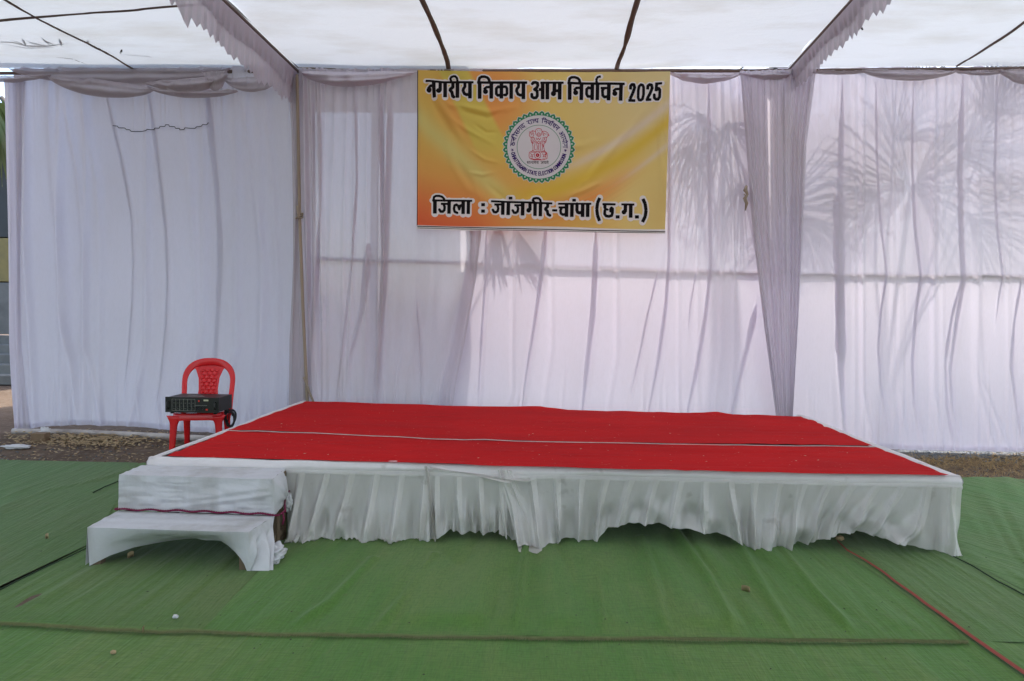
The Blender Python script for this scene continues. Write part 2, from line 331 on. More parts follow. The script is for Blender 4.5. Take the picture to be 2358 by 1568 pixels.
# stitched roll along the seam, red binding along the right seam
S2 = polyline_px(seam, 500); W3 = onz(S2[:, 0], S2[:, 1], .012); W3[:, 2] = .013 + wob(500, 9, 4, .0015); W3[:, 1] += wob(500, 12, 5, .004)
keep = (S2[:, 0] < 2236)
mb = MB().tube(W3[keep], .0042, 7)
Wk = W3[keep]
for k in range(0, len(Wk)-1):                                        # whip stitches
    for q in range(3):
        p = Wk[k]*(1-q/3) + Wk[k+1]*(q/3)
        if 0.0 < 1 and -4.2 < p[0] < 4.2: mb.tube([p+[0, .002, .009], p+[.001, -.010, .008], p+[random.uniform(-.003, .005), -.020-random.random()*.008, .003]], .0012, 4, False)
tag(mb.build('stitched_seam', solid('tan_green_yarn', (.20, .215, .09), .95, .6, 30)), 'thick olive whip-stitched seam running across the green floor in front of the stage', 'seam')
rp = polyline_px([(1930, 1246), (1952, 1268), (1990, 1289), (2029, 1315), (2100, 1368), (2231, 1466), (2300, 1513), (2365, 1560), (2500, 1660)], 120)
ra = onz(rp[:, 0], rp[:, 1], .02); wv = wob(120, 7, 8, .004)
mb = MB(); side = np.array([.75, -.55, 0])
wid = np.interp(np.arange(120), [0, 12, 40, 80, 119], [.006, .018, .030, .042, .048])
mb.grid(np.stack([ra + side*0, ra + side*wid[:, None]*.5 + np.array([0, 0, .007]), ra + side*wid[:, None] + np.array([0, 0, -.004])], 1) + wv[:, None, None]*side)
tag(mb.build('binding_strip', solid('faded_red_binding', (.30, .06, .04), .85, .3, 20)), 'faded red cloth binding along the slanting seam of the green mats at the right', 'binding')
dk = polyline_px([(2196, 1281), (2240, 1303), (2300, 1340), (2349, 1364), (2450, 1418)], 50)
mb = MB().tube(onz(dk[:, 0], dk[:, 1], .017) + wob(50, 6, 12, .003)[:, None]*side, .0034, 6)
tag(mb.build('seam_cord', solid('dark_green_cord', (.02, .045, .015), .9, .3, 20)), 'dark seam cord between the two green mats at the right edge', 'cord', 'dark seam cords between green mats')
dk = polyline_px([(-60, 1385), (0, 1357), (90, 1312), (195, 1264), (225, 1250)], 50)
mb = MB().tube(onz(dk[:, 0], dk[:, 1], .014) + wob(50, 6, 13, .003)[:, None]*side, .0038, 6)
tag(mb.build('seam_cord', bpy.data.materials['dark_green_cord']), 'dark seam cord running out from under the lower step to the left edge', 'cord', 'dark seam cords between green mats')
dk = polyline_px([(214, 1134), (240, 1121), (275, 1107)], 20)
mb = MB().tube(onz(dk[:, 0], dk[:, 1], .018), .004, 6)
tag(mb.build('seam_cord', bpy.data.materials['dark_green_cord']), 'short dark seam cord beside the left end of the upper step', 'cord', 'dark seam cords between green mats')

# ------------------------------------------------------------------ stage
HS = 0.452
FL, FR, BL, BR = (onz(*p, HS) for p in ((341, 1057), (2214, 1099), (695, 924), (1851, 958)))
FLc, FRc, BLc, BRc = (np.array([p[0], p[1]]) for p in (FL, FR, BL, BR))
stage = empty('stage_platform', ((FL[0]+FR[0])/2, (FL[1]+BL[1])/2, 0), 'low rectangular stage draped with white cloth and skirted in sheer white pleats', 'stage')
def quad_pt(s, t): return (FLc*(1-s)+FRc*s)*(1-t) + (BLc*(1-s)+BRc*s)*t
# deck body
def inset(s0, s1, t0, t1, z0, z1):
    c = [quad_pt(s0, t0), quad_pt(s1, t0), quad_pt(s1, t1), quad_pt(s0, t1)]
    v = [list(p)+[z0] for p in c] + [list(p)+[z1] for p in c]
    return v, [[0, 3, 2, 1], [4, 5, 6, 7], [0, 1, 5, 4], [1, 2, 6, 5], [2, 3, 7, 6], [3, 0, 4, 7]]
v, f = inset(.004, .996, .008, .99, .37, HS-.012); mesh_obj('deck', v, f, M['darkwood'], stage, False)
for s in (.02, .25, .5, .75, .98):
    for t in (.04, .5, .95):
        p = quad_pt(s, t); mb = MB().box((p[0]-.025, p[1]-.025, 0.0), (p[0]+.025, p[1]+.025, .37), .004); mb.build('leg', M['darkwood'], stage, False)
# white cloth rolled round the rim
def rim_sweep(a, b, n, inn, seed, wtop, drop):
    a = np.asarray(a, float); b = np.asarray(b, float); tt = np.linspace(0, 1, n); d = (b-a)/np.linalg.norm(b-a); nrm = np.array(inn, float)
    wt = wtop*(1+wob(n, 14, seed, .10)); dr = drop*(1+wob(n, 18, seed+1, .14)); zt = wob(n, 10, seed+2, .0025)
    prof = [(-1.0, 0.006, 0), (-.75, .009, 0), (-.2, .009, 0), (0, .004, 0), (.10, -.006, 0)]
    P = np.zeros((n, 9, 3)); base = a[None]*(1-tt)[:, None] + b[None]*tt[:, None]
    for j, (q, z) in enumerate([(-1, .002), (-.8, .009), (-.35, .010), (-.10, .007), (0, -.002)]):
        P[:, j, :2] = base + nrm*(-q)*wt[:, None]; P[:, j, 2] = HS+z+zt
    for j, fz in enumerate((.25, .55, .85, 1.0)):
        bulge = .009*math.sin(math.pi*min(1, fz*1.05))
        P[:, 5+j, :2] = base - nrm*(bulge+.004); P[:, 5+j, 2] = HS+zt-.002-fz*dr
    return P
mb = MB()
nf = np.array([-(FRc-FLc)[1], (FRc-FLc)[0]]); nf /= np.linalg.norm(nf)
mb.grid(rim_sweep(FLc, FRc, 260, nf, 31, .050, .052))
nl = np.array([(BLc-FLc)[1], -(BLc-FLc)[0]]); nl /= np.linalg.norm(nl); mb.grid(rim_sweep(FLc, BLc, 80, nl, 41, .045, .05))
nr = np.array([-(BRc-FRc)[1], (BRc-FRc)[0]]); nr /= np.linalg.norm(nr); mb.grid(rim_sweep(FRc, BRc, 80, nr, 51, .085, .06))
cs = mb.build('edge_cloth', M['rim'], stage)
# front face frame for the skirt
def front_pt(x, y):                                               # pixel -> point on the front face of the stage (vertical plane a bit before the deck)
    fy0 = FLc; d = FRc-FLc; dd = ray(x, y); dd2 = dd[..., :2]; den = d[0]*dd2[..., 1]-d[1]*dd2[..., 0]
    o = fy0 - nf*.012 - CAM[:2]; t = (d[0]*o[1]-d[1]*o[0])/den
    return CAM + dd*t[..., None]
HEM = [(640, 1250), (665, 1250), (690, 1253), (715, 1245), (745, 1241), (800, 1241), (850, 1248), (890, 1252), (915, 1248), (960, 1238), (985, 1244), (1000, 1240), (1035, 1221), (1060, 1225), (1125, 1226), (1150, 1222), (1172, 1240), (1195, 1262), (1225, 1265), (1262, 1258), (1278, 1254), (1292, 1238), (1330, 1241), (1362, 1245), (1374, 1240), (1400, 1216), (1440, 1205), (1470, 1203), (1520, 1205), (1560, 1212), (1620, 1224), (1665, 1232), (1700, 1246), (1730, 1264), (1765, 1275), (1785, 1262), (1830, 1258), (1872, 1250), (1905, 1235), (1945, 1227), (1990, 1229), (2050, 1243), (2100, 1255), (2150, 1268), (2190, 1278), (2214, 1281)]
def skirt(x0, x1, ztop, name, seed, slant, pleat=58, phase=0, amp=1.0, nx=420, ny=46, off=0.0, top_over=None):
    ux = np.linspace(x0, x1, nx); hy = interp(HEM, ux, 0)
    hyn = hy + wob(nx, 7, seed, .8)
    # top point
    topP = front_pt(ux, np.interp(ux, [341, 2214], [1057, 1099])); topP[:, 2] = ztop
    lat = topP[:, 0]
    hb = front_pt(ux, hyn); fl = onz(ux, hyn, .010)
    use_floor = hb[:, 2] < .012
    endP = np.where(use_floor[:, None], fl, hb)
    sp = np.clip(topP[:, 1]-endP[:, 1], 0, 1)                                   # forward spread on the floor
    vv = np.linspace(0, 1, ny)[:, None]
    P = np.zeros((ny, nx, 3)); slx = np.interp(ux, *slant)                        # lateral slant (px) from hem to top
    tx = topP[None, :, 0]; 
    ex = endP[None, :, 0]
    P[..., 0] = tx + (ex-tx)*vv
    fwd = np.clip(vv*1.0, 0, 1)**2.3
    P[..., 1] = topP[None, :, 1] + (endP[None, :, 1]-topP[None, :, 1])*fwd
    zl = np.where(use_floor, np.clip(1-.9*sp, .80, 1), 1.0)
    zz = ztop + (endP[None, :, 2]-ztop)*np.clip(vv/zl[None], 0, 1)**(1.05)
    P[..., 2] = zz
    # pleat relief: phase follows slanted pleats
    ph = (ux[None] - phase + slx[None]*(vv-0.0))/pleat
    saw = ph - np.floor(ph)
    amp_v = .008 + .043*sstep(.03, .8, vv)
    k = np.floor(ph).astype(int); rr = np.random.default_rng(seed).uniform(.45, 1.3, 400); A = rr[np.mod(k, 400)]
    rel = (np.exp(-((saw-.06)/.085)**2)*.9 + np.exp(-((saw-.97)/.05)**2)*.5 + .42*np.sin(2*math.pi*saw*1.0+.5)*sstep(.1, .7, vv) + .22*np.sin(2*math.pi*(ph*2.3)+1.0+1.5*np.sin(ph*1.1))*sstep(.3, 1, vv))*A
    rel = rel + noise2((ny, nx), (ny/3., nx/26.), seed+3)*.45*sstep(.25, 1, vv)
    d = amp_v*amp*rel*(1-.0*vv)
    damp = np.where(use_floor[None], 1-.35*sstep(.75, 1, vv), 1)
    P[..., 1] -= d*damp + off
    P[..., 2] += np.where(use_floor[None], np.abs(noise2((ny, nx), (ny/10., nx/36.), seed+9))*.030*sstep(.84, 1, vv)*np.clip(sp*12, 0, 1)[None], 0)
    P[..., 2] = np.maximum(P[..., 2], .010)
    mb = MB(); mb.grid(P)
    # doubled fabric of each knife pleat: narrow second layers just in front
    for kk in range(int(ph.min())-1, int(ph.max())+1):
        pts = []
        for i in range(ny):
            row = ph[i]; j = np.searchsorted(row, kk+.03)
            j2 = np.searchsorted(row, kk+.03+.24*(1-.5*i/ny))
            if j <= 2 or j2 >= nx-2 or j2-j < 1: continue
            a, b = P[i, j], P[i, j2]
            pts.append((a+[0, -.004, 0], (a+b)/2+[0, -.0055, 0], b+[0, -.003, 0]))
        if len(pts) > 8:
            L = int(len(pts)*random.uniform(.75, .99)); mb.grid(np.array(pts[:L]))
    if top_over is not None: pass
    return mb.build(name, M['skirt'], stage)
skirt(655, 992, .398, 'skirt', 61, ([600, 700, 900, 1000], [10, 46, 20, 4]), 57, 690, .8, nx=300)
skirt(978, 1168, .392, 'skirt', 62, ([900, 1200], [0, -14]), 50, 1000, .7, nx=180, off=.006)
skirt(1150, 2216, .396, 'skirt', 63, ([1150, 1250, 1400, 1550, 1700, 1760, 1900, 2050, 2150, 2216], [-40, -22, 30, 24, -20, 20, 60, 80, 10, 0]), 57, 1162, 1.0, nx=900, off=.003)
for a_, b_, nm_ in ((FLc, BLc, 'side_shade_cloth'), (FRc, BRc, 'side_shade_cloth'), (BLc, BRc, 'back_shade_cloth')):  # unseen side and back cloths added to darken the space under the deck
    tq_ = np.linspace(0.01, .99, 160); bs_ = a_[None]*(1-tq_)[:, None] + b_[None]*tq_[:, None]; dq_ = (b_-a_)/np.linalg.norm(b_-a_); nq_ = np.array([dq_[1], -dq_[0]])
    rows_ = []
    for vz_ in np.linspace(0, 1, 12): rows_.append(np.concatenate([bs_*.985+np.array([stage.location.x, stage.location.y])*.015 + nq_*(.018*vz_*np.sin(tq_*90+np.sin(tq_*23)*2))[:, None], np.full((160, 1), .40-.375*vz_)], 1))
    MB().grid(np.array(rows_)).build(nm_, M['rim'], stage)
# waistband of the skirt
n = 300; tt = np.linspace(0, 1, n); bs = FLc[None]*(1-tt)[:, None] + FRc[None]*tt[:, None] - nf*.008
keep = tt > .16
mb = MB(); mb.grid(np.stack([np.concatenate([bs - nf*o_, np.full((n, 1), z)], 1)[keep] for z, o_ in ((.415, .0), (.404, .006), (.392, .009), (.385, .007))], 1))
mb.build('waistband', M['skirt'], stage)
# loose cloth lengths thrown over the front edge
def overlay(xa, xb, ta, tb, yb_poly, seed, off):
    nx, ny = 60, 40; u = np.linspace(0, 1, nx)[None]; v = np.linspace(0, 1, ny)[:, None]
    X = (xa[0]*(1-u)+xb[0]*u)*(1-v) + (xa[1]*(1-u)+xb[1]*u)*v
    yt = ta*(1-u)+tb*u; yb = interp(yb_poly, X, 0); Y = yt*(1-v)+yb*v
    P = front_pt(X, Y); fl = onz(X, Y, .014); low = P[..., 2] < .014
    P = np.where(low[..., None], fl, P)
    P[..., 1] -= off + .016*np.sin(u*11+seed+v*1.5)*sstep(.1, .7, v) + .008*noise2((ny, nx), (12, 6), seed) + .03*sstep(.5, 1, v)
    P[..., 2] = np.maximum(P[..., 2], .012)
    return P
mb = MB(); mb.grid(overlay((979, 1003), (986, 1006), 1072, 1073, [(970, 1243), (1010, 1240)], 3, .012)); mb.build('cloth_end', M['skirt'], stage); mb = MB()
mb.grid(overlay((986, 1160), (1000, 1240), 1074, 1080, [(980, 1106), (1170, 1106), (1300, 1100)], 5, .004)); mb.build('cloth_end', M['skirt'], stage)
mb = MB(); mb.grid(overlay((1146, 1195), (1178, 1264), 1079, 1082, [(1180, 1255), (1200, 1264), (1225, 1267), (1270, 1258)], 6, .012)); mb.build('cloth_end', M['skirt'], stage)
# red carpets
def carpet(label, A0, A1, B0, B1, z, seed, lift_back=0, nx=200, ny=50):
    u = np.linspace(0, 1, nx)[None, :, None]; v = np.linspace(0, 1, ny)[:, None, None]
    if not isinstance(A0, list): A0 = [A0, A1]
    if not isinstance(B0, list): B0 = [B0, B1]
    a = polyline_px(A0, nx); b = polyline_px(B0, nx)
    Pa = onz(a[:, 0], a[:, 1], z); Pb = onz(b[:, 0], b[:, 1], z)
    P = Pa[None]*(1-v) + Pb[None]*v
    P[..., 2] = z + np.abs(noise2((ny, nx), (ny/9., nx/4.), seed))*.006 + np.abs(noise2((ny, nx), (ny/4., nx/22.), seed+4))*.003
    vv = v[..., 0]
    if lift_back:
        bump = np.clip(wob(nx, nx/17., seed+3, 1.0), 0, 3)
        P[..., 2] += bump[None]*.012*np.exp(-((1-vv)/.05)**2) 
    else: P[..., 2] += .004*sstep(.9, 1, vv)
    e = MB(); e.grid(P); o = e.build('red_carpet', M['redcarpet']); tag(o, label, 'carpet', 'red carpets laid on the stage'); return P
Pf = carpet('narrow front strip of red carpet on the stage, nearest the steps', [(384, 1051), (700, 1060), (1179, 1074), (1700, 1087), (2186, 1096)], 0, [(527, 994), (720, 999), (1000, 1013), (1240, 1019), (1620, 1026), (2016, 1031)], 0, HS+.011, 71)
Pb = carpet('wide back strip of red carpet on the stage, reaching the curtains', [(524, 992), (720, 997), (1000, 1011), (1240, 1017), (1620, 1024), (2010, 1029)], 0, [(703, 926), (900, 932), (1179, 940), (1500, 950), (1848, 960)], 0, HS+.006, 72, 1)
# white selvedge between the two strips
sv = polyline_px([(527, 993.5), (720, 998.5), (1000, 1012.5), (1240, 1018.5), (1620, 1025.5), (2014, 1030.5)], 160)
w3 = onz(sv[:, 0], sv[:, 1], HS+.018); w3[:, 2] = HS+.0225+np.abs(wob(160, 7, 3, .002))
mb = MB(); wd = .010*(1+np.abs(wob(160, 12, 6, .35)))[:, None]
mb.grid(np.stack([w3+np.array([0, 1, 0])*wd*.5, w3+np.array([0, .1, .0])*wd+[0, 0, .003], w3-np.array([0, 1, 0])*wd*.2+[0, 0, -.002]], 1))
mb.grid(np.stack([w3+np.array([0, 1, 0])*wd*.95+[0, 0, -.003], w3+np.array([0, 1, 0])*wd*1.2+[0, 0, -.003]], 1))
tag(mb.build('carpet_selvedge', solid('faded_selvedge_cloth', (.50, .38, .37), .9, .5, 20)), 'thin white selvedge strip between the two red carpet strips', 'selvedge')

# ------------------------------------------------------------------ steps
pll, plr = onz(206, 1306), onz(569, 1318)                          # feet of the lower step
Yl = (pll[1]+plr[1])/2
tl_, tr_ = onY(201, 1212, pll[1]), onY(572, 1228, plr[1]); ZL = (tl_[2]+tr_[2])/2
bl_, br_ = onz(272, 1176, ZL), onz(632, 1188, ZL)                  # foot of the upper riser
ul_, ur_ = onY(274, 1090, bl_[1]), onY(627, 1107, br_[1]); ZU = min((ul_[2]+ur_[2])/2, HS-.012)
kl_, kr_ = onz(343, 1064, ZU), onz(667, 1072, ZU)
yk = FLc[1]-.02
steps = empty('stage_steps', ((pll[0]+plr[0])/2, (pll[1]+bl_[1])/2, 0), 'two wooden steps wrapped in stained white cloth at the left front of the stage', 'steps')
def patch(A, B, C, D, nx=60, ny=24, fn=None):                        # A-B top/back edge, D-C bottom/front edge
    u = np.linspace(0, 1, nx)[None, :, None]; v = np.linspace(0, 1, ny)[:, None, None]
    P = (np.array(A)*(1-u)+np.array(B)*u)*(1-v) + (np.array(D)*(1-u)+np.array(C)*u)*v
    if fn: P = fn(P, u[..., 0], v[..., 0])
    return P
LFt, RFt = np.array([tl_[0], pll[1], ZL]), np.array([tr_[0], plr[1], ZL])
LBt, RBt = np.array([bl_[0], bl_[1], ZL]), np.array([br_[0], br_[1], ZL])
LFu, RFu = np.array([ul_[0], bl_[1], ZU]), np.array([ur_[0], br_[1], ZU])
LBu, RBu = np.array([LFu[0]+(kl_[0]-ul_[0])*.55-.04, FLc[1]-.012, ZU]), np.array([kr_[0], FLc[1]-.010, ZU])
LBu[0] = LFu[0]-.01
mbu = MB()
mbu.grid(patch(LBu, RBu, RFu, LFu, fn=lambda P, u, v: P+np.stack([0*u*v, 0*u*v, .003*np.sin(v*20+u*2)*np.sin(v*math.pi)], -1)))
def riser_u(P, u, v):
    d = .012*np.sin(math.pi*v)*np.exp(-((v-(.95-.75*u))/.10)**2)*sstep(.25, .6, u) + .010*np.exp(-((v-(1.15-.75*u))/.07)**2)*sstep(.2, .5, u)*np.sin(math.pi*v) + .004*np.sin(u*60)*sstep(.0, .25, 1-u)*sstep(.2, 1, v) + .006*noise2(P.shape[:2], (9, 12), 4)*np.sin(math.pi*v) + .003*np.abs(noise2(P.shape[:2], (8, 22), 14))*np.sin(math.pi*v)
    P = P.copy(); P[..., 1] -= d*sstep(0, .06, v)*sstep(0, .03, 1-u); return P
mbu.grid(patch(LFu, RFu, RBt+[0, 0, .004], LBt+[0, 0, .004], fn=riser_u, nx=120, ny=60))
# right end of the upper step: cloth gathered to a knot
kn = np.array([RBu[0]+.015, RBu[1]-.05, ZU-.17])
def side_u(P, u, v):
    P = P.copy(); dist = np.linalg.norm(P-kn, axis=-1); ang = np.arctan2(P[..., 2]-kn[2], P[..., 1]-kn[1])
    P[..., 0] += .034*np.sin(math.pi*np.clip(v*1.0, 0, 1))**.8*np.sin(math.pi*np.clip(u, 0, 1))**.6 + .010*np.sin(ang*16)*np.exp(-dist/.12)*np.clip(dist/.05, 0, 1)*sstep(0.02, .15, v)*sstep(0, .15, u); return P
mbu.grid(patch(RFu, RBu, RBu+[.0, 0, -.20], RBt+[0, 0, -.005], nx=40, ny=40, fn=side_u))
mbu.grid(patch(LBu, LFu, LBt, LBt+[0, LBu[1]-LBt[1], 0], nx=16, ny=16, fn=lambda P, u, v: P-np.stack([.03*np.sin(v*math.pi)*np.sin(u*math.pi)+.02*v*(1-u), 0*u*v, 0*u*v], -1)))
mbu.build('upper_step_cloth', M['stepcloth'], steps)
mbl = MB()
mbl.grid(patch(LBt, RBt, RFt, LFt, fn=lambda P, u, v: P+np.stack([0*u*v, 0*u*v, .003*np.sin(v*17+u)*np.sin(v*math.pi)], -1)))
ARCH = [(200, 1306), (210, 1301), (222, 1295), (245, 1284), (285, 1274), (340, 1271), (400, 1269), (450, 1265), (490, 1259), (515, 1265), (535, 1275), (552, 1288), (562, 1300), (570, 1319)]
nx, ny = 110, 40; u = np.linspace(0, 1, nx); v = np.linspace(0, 1, ny)[:, None]
pxs = 206 + (569-206)*u; hp = np.stack([onY(x, y, pll[1]*(1-a)+plr[1]*a) for x, y, a in zip(pxs, interp(ARCH, pxs, 0), u)])
topp = LFt[None]*(1-u)[:, None] + RFt[None]*u[:, None]
P = topp[None]*(1-v[..., None]) + hp[None]*v[..., None]
arch = np.sin(math.pi*np.clip(u, .0, 1))**1.2
P[..., 1] += .16*arch[None]*v**1.6*(1-.2*np.cos(u*6))[None]
P[..., 1] -= .008*noise2((ny, nx), (9, 12), 8)*np.sin(math.pi*u)[None]*v
P[..., 2] = np.maximum(P[..., 2], .006)
mbl.grid(P)
# right end of the lower step: hanging folds
rb2 = onz(612, 1311, .01); rmid = np.array([RBt[0], RBt[1], .13])
def side_l(P, u, v):
    P = P.copy(); P[..., 0] += .05*np.sin(math.pi*u)*v + .030*np.sin(u*15+v*4-2)*sstep(.15, .6, v)*sstep(0, .12, u); P[..., 2] = np.maximum(P[..., 2], .008); return P
mbl.grid(patch(RFt, RBt+[.0, 0, -.0], rb2, P[-1, -1], nx=44, ny=36, fn=side_l))
mbl.grid(patch(LBt, LFt, np.array([LFt[0], pll[1], .01]), np.array([LBt[0], LBt[1]-.05, .05]), nx=20, ny=20, fn=lambda P, u, v: P-np.stack([.025*np.sin(u*math.pi)*v+.012*np.sin(u*14)*v, 0*u*v, 0*u*v], -1)))
mbl.build('lower_step_cloth', M['stepcloth'], steps)
# frame legs and boards inside the cloth
def post(x0, y0, z1, w_=.045, name='leg', z0=0.0, mat='wood'):
    return MB().box((x0-w_/2, y0-w_/2, z0), (x0+w_/2, y0+w_/2, z1), .004).build(name, M[mat], steps, False)
post(LFt[0]+.035, pll[1]+.04, ZL-.006); post(RFt[0]-.035, plr[1]+.04, ZL-.006); post(RBt[0]-.035, RBt[1]+.10, ZU-.22)
post(RBu[0]-.012, RBu[1]-.035, ZU-.01, .05); post(LBt[0]+.05, LBt[1]+.04, ZU-.03)
MB().box((RBt[0]-.02, RBt[1]+.04, .05), (RBu[0]+.0, RBu[1]-.04, .085), .003).xf(lambda p: p).build('stretcher', M['wood'], steps, False)
MB().box((LFt[0]+.03, pll[1]+.03, ZL-.035), (RFt[0]-.03, bl_[1]+.02, ZL-.012), .003).build('tread_board', M['darkwood'], steps, False)
MB().box((LFu[0]+.03, bl_[1]+.03, ZU-.035), (RFu[0]-.03, LBu[1]-.02, ZU-.012), .003).build('tread_board', M['darkwood'], steps, False)
# knot and bundled cloth ends
def crumple(c, r, seed, sq=(1, 1, .8), n=26):
    th = np.linspace(0, 2*math.pi, n)[None]; ph = np.linspace(.05, math.pi-.05, n)[:, None]
    D = np.stack([np.sin(ph)*np.cos(th), np.sin(ph)*np.sin(th), np.cos(ph)+0*th], -1)
    rr = np.random.default_rng(seed); R = np.ones((n, n))
    for k in range(14):
        q = rr.normal(0, 1, 3); R = R + .17*np.abs(np.sin(D@q*3.4+rr.uniform(0, 6))) - .09
    R[:, -1] = R[:, 0]; return np.array(c) + D*R[..., None]*r*np.array(sq)
mb = MB(); mb.grid(crumple(kn+[.02, -.0, -.02], .020, 5, (1, 1, 1.9), 36))
mb.build('cloth_knot', M['stepcloth'], steps); mb = MB(); e1 = onz(632, 1270, .05); mb.grid(crumple(e1+[-.01, -.02, -.005], .050, 7, (1.0, 1.2, .8), 54))
mb.build('bundled_cloth', M['stepcloth'], steps)
# magenta rope round the steps
rp = [LBt+[-.02, .05, .005], LBt+[-.012, -.012, .012]]
for k in range(41):
    a = k/40; p = LBt*(1-a)+RBt*a; rp.append(p+[0, -.013, .012+.004*math.sin(k*.9)+.004*math.sin(a*3.1)])
rp += [RBt+[.022, .0, .004], RBt+[.035, .06, .010], RBu*np.array([1, 1, 0])+[.02, -.05, ZL+.055], RBu*np.array([1, 1, 0])+[.03, -.0, ZL+.075]]
rp = np.array(rp); mb = MB(); tq = np.linspace(0, len(rp)-1, 260); rr_ = np.stack([np.interp(tq, np.arange(len(rp)), rp[:, k]) for k in range(3)], -1)
th = np.arange(260)*.9
for q in range(2):
    mb.tube(rr_ + np.stack([0*th, np.cos(th+q*math.pi)*.003, np.sin(th+q*math.pi)*.003], -1), .0035, 6)
mb.tube([rr_[-14]+[0, 0, 0], rr_[-14]+[.015, -.02, -.03], rr_[-14]+[.01, -.03, -.06]], .005, 5); mb.tube([rr_[-10], rr_[-10]+[.015, -.03, -.035]], .006, 5)
tag(mb.build('rope', M['rope']), 'thin magenta rope tied round the cloth covered steps', 'rope')

# ------------------------------------------------------------------ curtains of the backdrop
def curtain(label, left, right, top, bot, mat, nx, ny, off=0.0, bulge=None, pleats=(), gathers=(), ruck=(60, .004), seed=1, relief=.012, cat='curtain', name='curtain', group=None, hemband=True, wave=.005, folds_fn=None, ribs=()):
    u = np.linspace(0, 1, nx)[None]; v = np.linspace(0, 1, ny)[:, None]
    Y = np.full((ny, nx), 500.0); X = None
    for it in range(4):
        X = interp(left, Y)*(1-u) + interp(right, Y)*u
        Y = interp(top, X, 0)*(1-v) + interp(bot, X, 0)*v
    # small-scale relief (metres towards the audience)
    d = noise2((ny, nx), (ny/2.5, nx/9.), seed)*wave + noise2((ny, nx), (ny/3.0, nx/30.), seed+1)*wave*.5*(0.45+.55*np.abs(v-.55)*1.6)
    r = np.random.default_rng(seed+2)
    nr, ra = ruck
    for k in range(nr):                                             # fine gathers that run out from the hem or the heading
        x0 = r.uniform(0, 1); wd = r.uniform(.0022, .0060)*(230/nx)**.2; L = r.uniform(.08, .30); a = r.uniform(.4, 1.4)*ra; sl = r.normal(0, .012)
        if r.random() < .5: vv = v; fade = 1-sstep(.15*L, L, v)
        else: vv = 1-v; fade = 1-sstep(.15*L, L, 1-v)
        d = d + a*fade*np.exp(-((u-x0-sl*vv)/wd)**2)
    for (gx, gw, ga) in gathers:                                    # long soft folds: pixel polylines
        dx = X-interp(gx, Y); d = d + ga*np.exp(-(dx/gw)**2)
    P2 = []
    for (pl, w0, w1) in pleats:
        c = interp(pl, Y); ys = [p[1] for p in pl]; fade = sstep(min(ys)-25, min(ys)+30, Y)*(1-sstep(max(ys)-20, max(ys)+45, Y))
        dx = X-c; wpx = w0+(w1-w0)*v
        d = d + relief*fade*sstep(-wpx*.5-1.2, -wpx*.5+1.2, dx)*(1-sstep(0, wpx*2.2, dx+wpx*.3))
    bg_ = bulge(v, u, Y) if bulge else 0*v*u
    P = onwall(X, Y, off)
    den = (onwall(X, Y, off-1.0)-P)                                 # 1 m further along each ray
    P = P + den*bg_[..., None]
    if folds_fn is not None: d = d + folds_fn(X, Y, u, v)
    P = P + WN*d[..., None]
    mb = MB(); mb.grid(P)
    # doubled cloth of every pleat: a second ply just behind the face
    r2 = np.random.default_rng(seed+9)
    for (pl, w0, w1) in pleats:
        yy = np.array([p[1] for p in pl], float); t = np.linspace(yy.min(), yy.max(), 70)
        # the ply follows the sheet: sample the grid
        rows = []
        wj = np.interp(np.arange(70), np.linspace(0, 69, 9), r2.normal(1, .16, 9))
        for i, yv in enumerate(t):
            xc = float(interp(pl, np.array([yv]))[0]); fr = i/69.0; ww = (w0+(w1-w0)*fr)*wj[i]*min(1, .25+6*fr, .25+6*(1-fr))
            row = []
            for q in np.linspace(-.5, .5, 5):
                xx = xc+q*ww
                col_x = X.mean(0) if ny < 3 else None
                iv = int(np.clip(np.searchsorted(Y[:, nx//2], yv), 1, ny-1)); xr = X[iv]
                j = int(np.clip(np.searchsorted(xr, xx), 1, nx-1)); fx = np.clip((xx-xr[j-1])/(xr[j]-xr[j-1]+1e-9), 0, 1)
                y0_, y1_ = Y[iv-1, j], Y[iv, j]; fy = np.clip((yv-y0_)/(y1_-y0_+1e-9), 0, 1)
                p = (P[iv-1, j-1]*(1-fx)+P[iv-1, j]*fx)*(1-fy) + (P[iv, j-1]*(1-fx)+P[iv, j]*fx)*fy
                row.append(p - WN*(.008 + .002*(2-abs(q)*2)))
            rows.append(row)
        R = np.array(rows); mb.grid(R)
    if hemband:
        mb.grid(np.stack([P[-4]-WN*.004, P[-1]-WN*.004 + 0*P[-1]], 0))
    o = mb.build(name, mat); tag(o, label, cat, group); return o, P, X, Y
HEML = [(5, 985), (40, 989), (60, 988), (100, 982), (180, 977), (300, 981), (400, 990), (520, 998), (600, 1004), (700, 1012)]
def bulge_left(v, u, Y): return .26*np.sin(math.pi*np.clip(v, 0, 1))**1.2*np.sin(math.pi*np.clip(u*.96+.03, 0, 1))**.6
wire_line = [(262, 289), (285, 293), (305, 300), (330, 300), (352, 297), (370, 290), (386, 286), (402, 290), (420, 296), (440, 293), (462, 289), (484, 281)]
pl_left = [
 ([(247, 212), (262, 290), (285, 400), (302, 500), (308, 600), (306, 700), (299, 810), (290, 900)], 7, 4),
 ([(343, 208), (357, 310), (372, 430), (384, 530), (388, 640), (384, 750), (374, 870), (362, 950)], 10, 5),
 ([(479, 190), (490, 330), (500, 440), (506, 540), (505, 630), (500, 730), (493, 830), (486, 925)], 17, 8)]
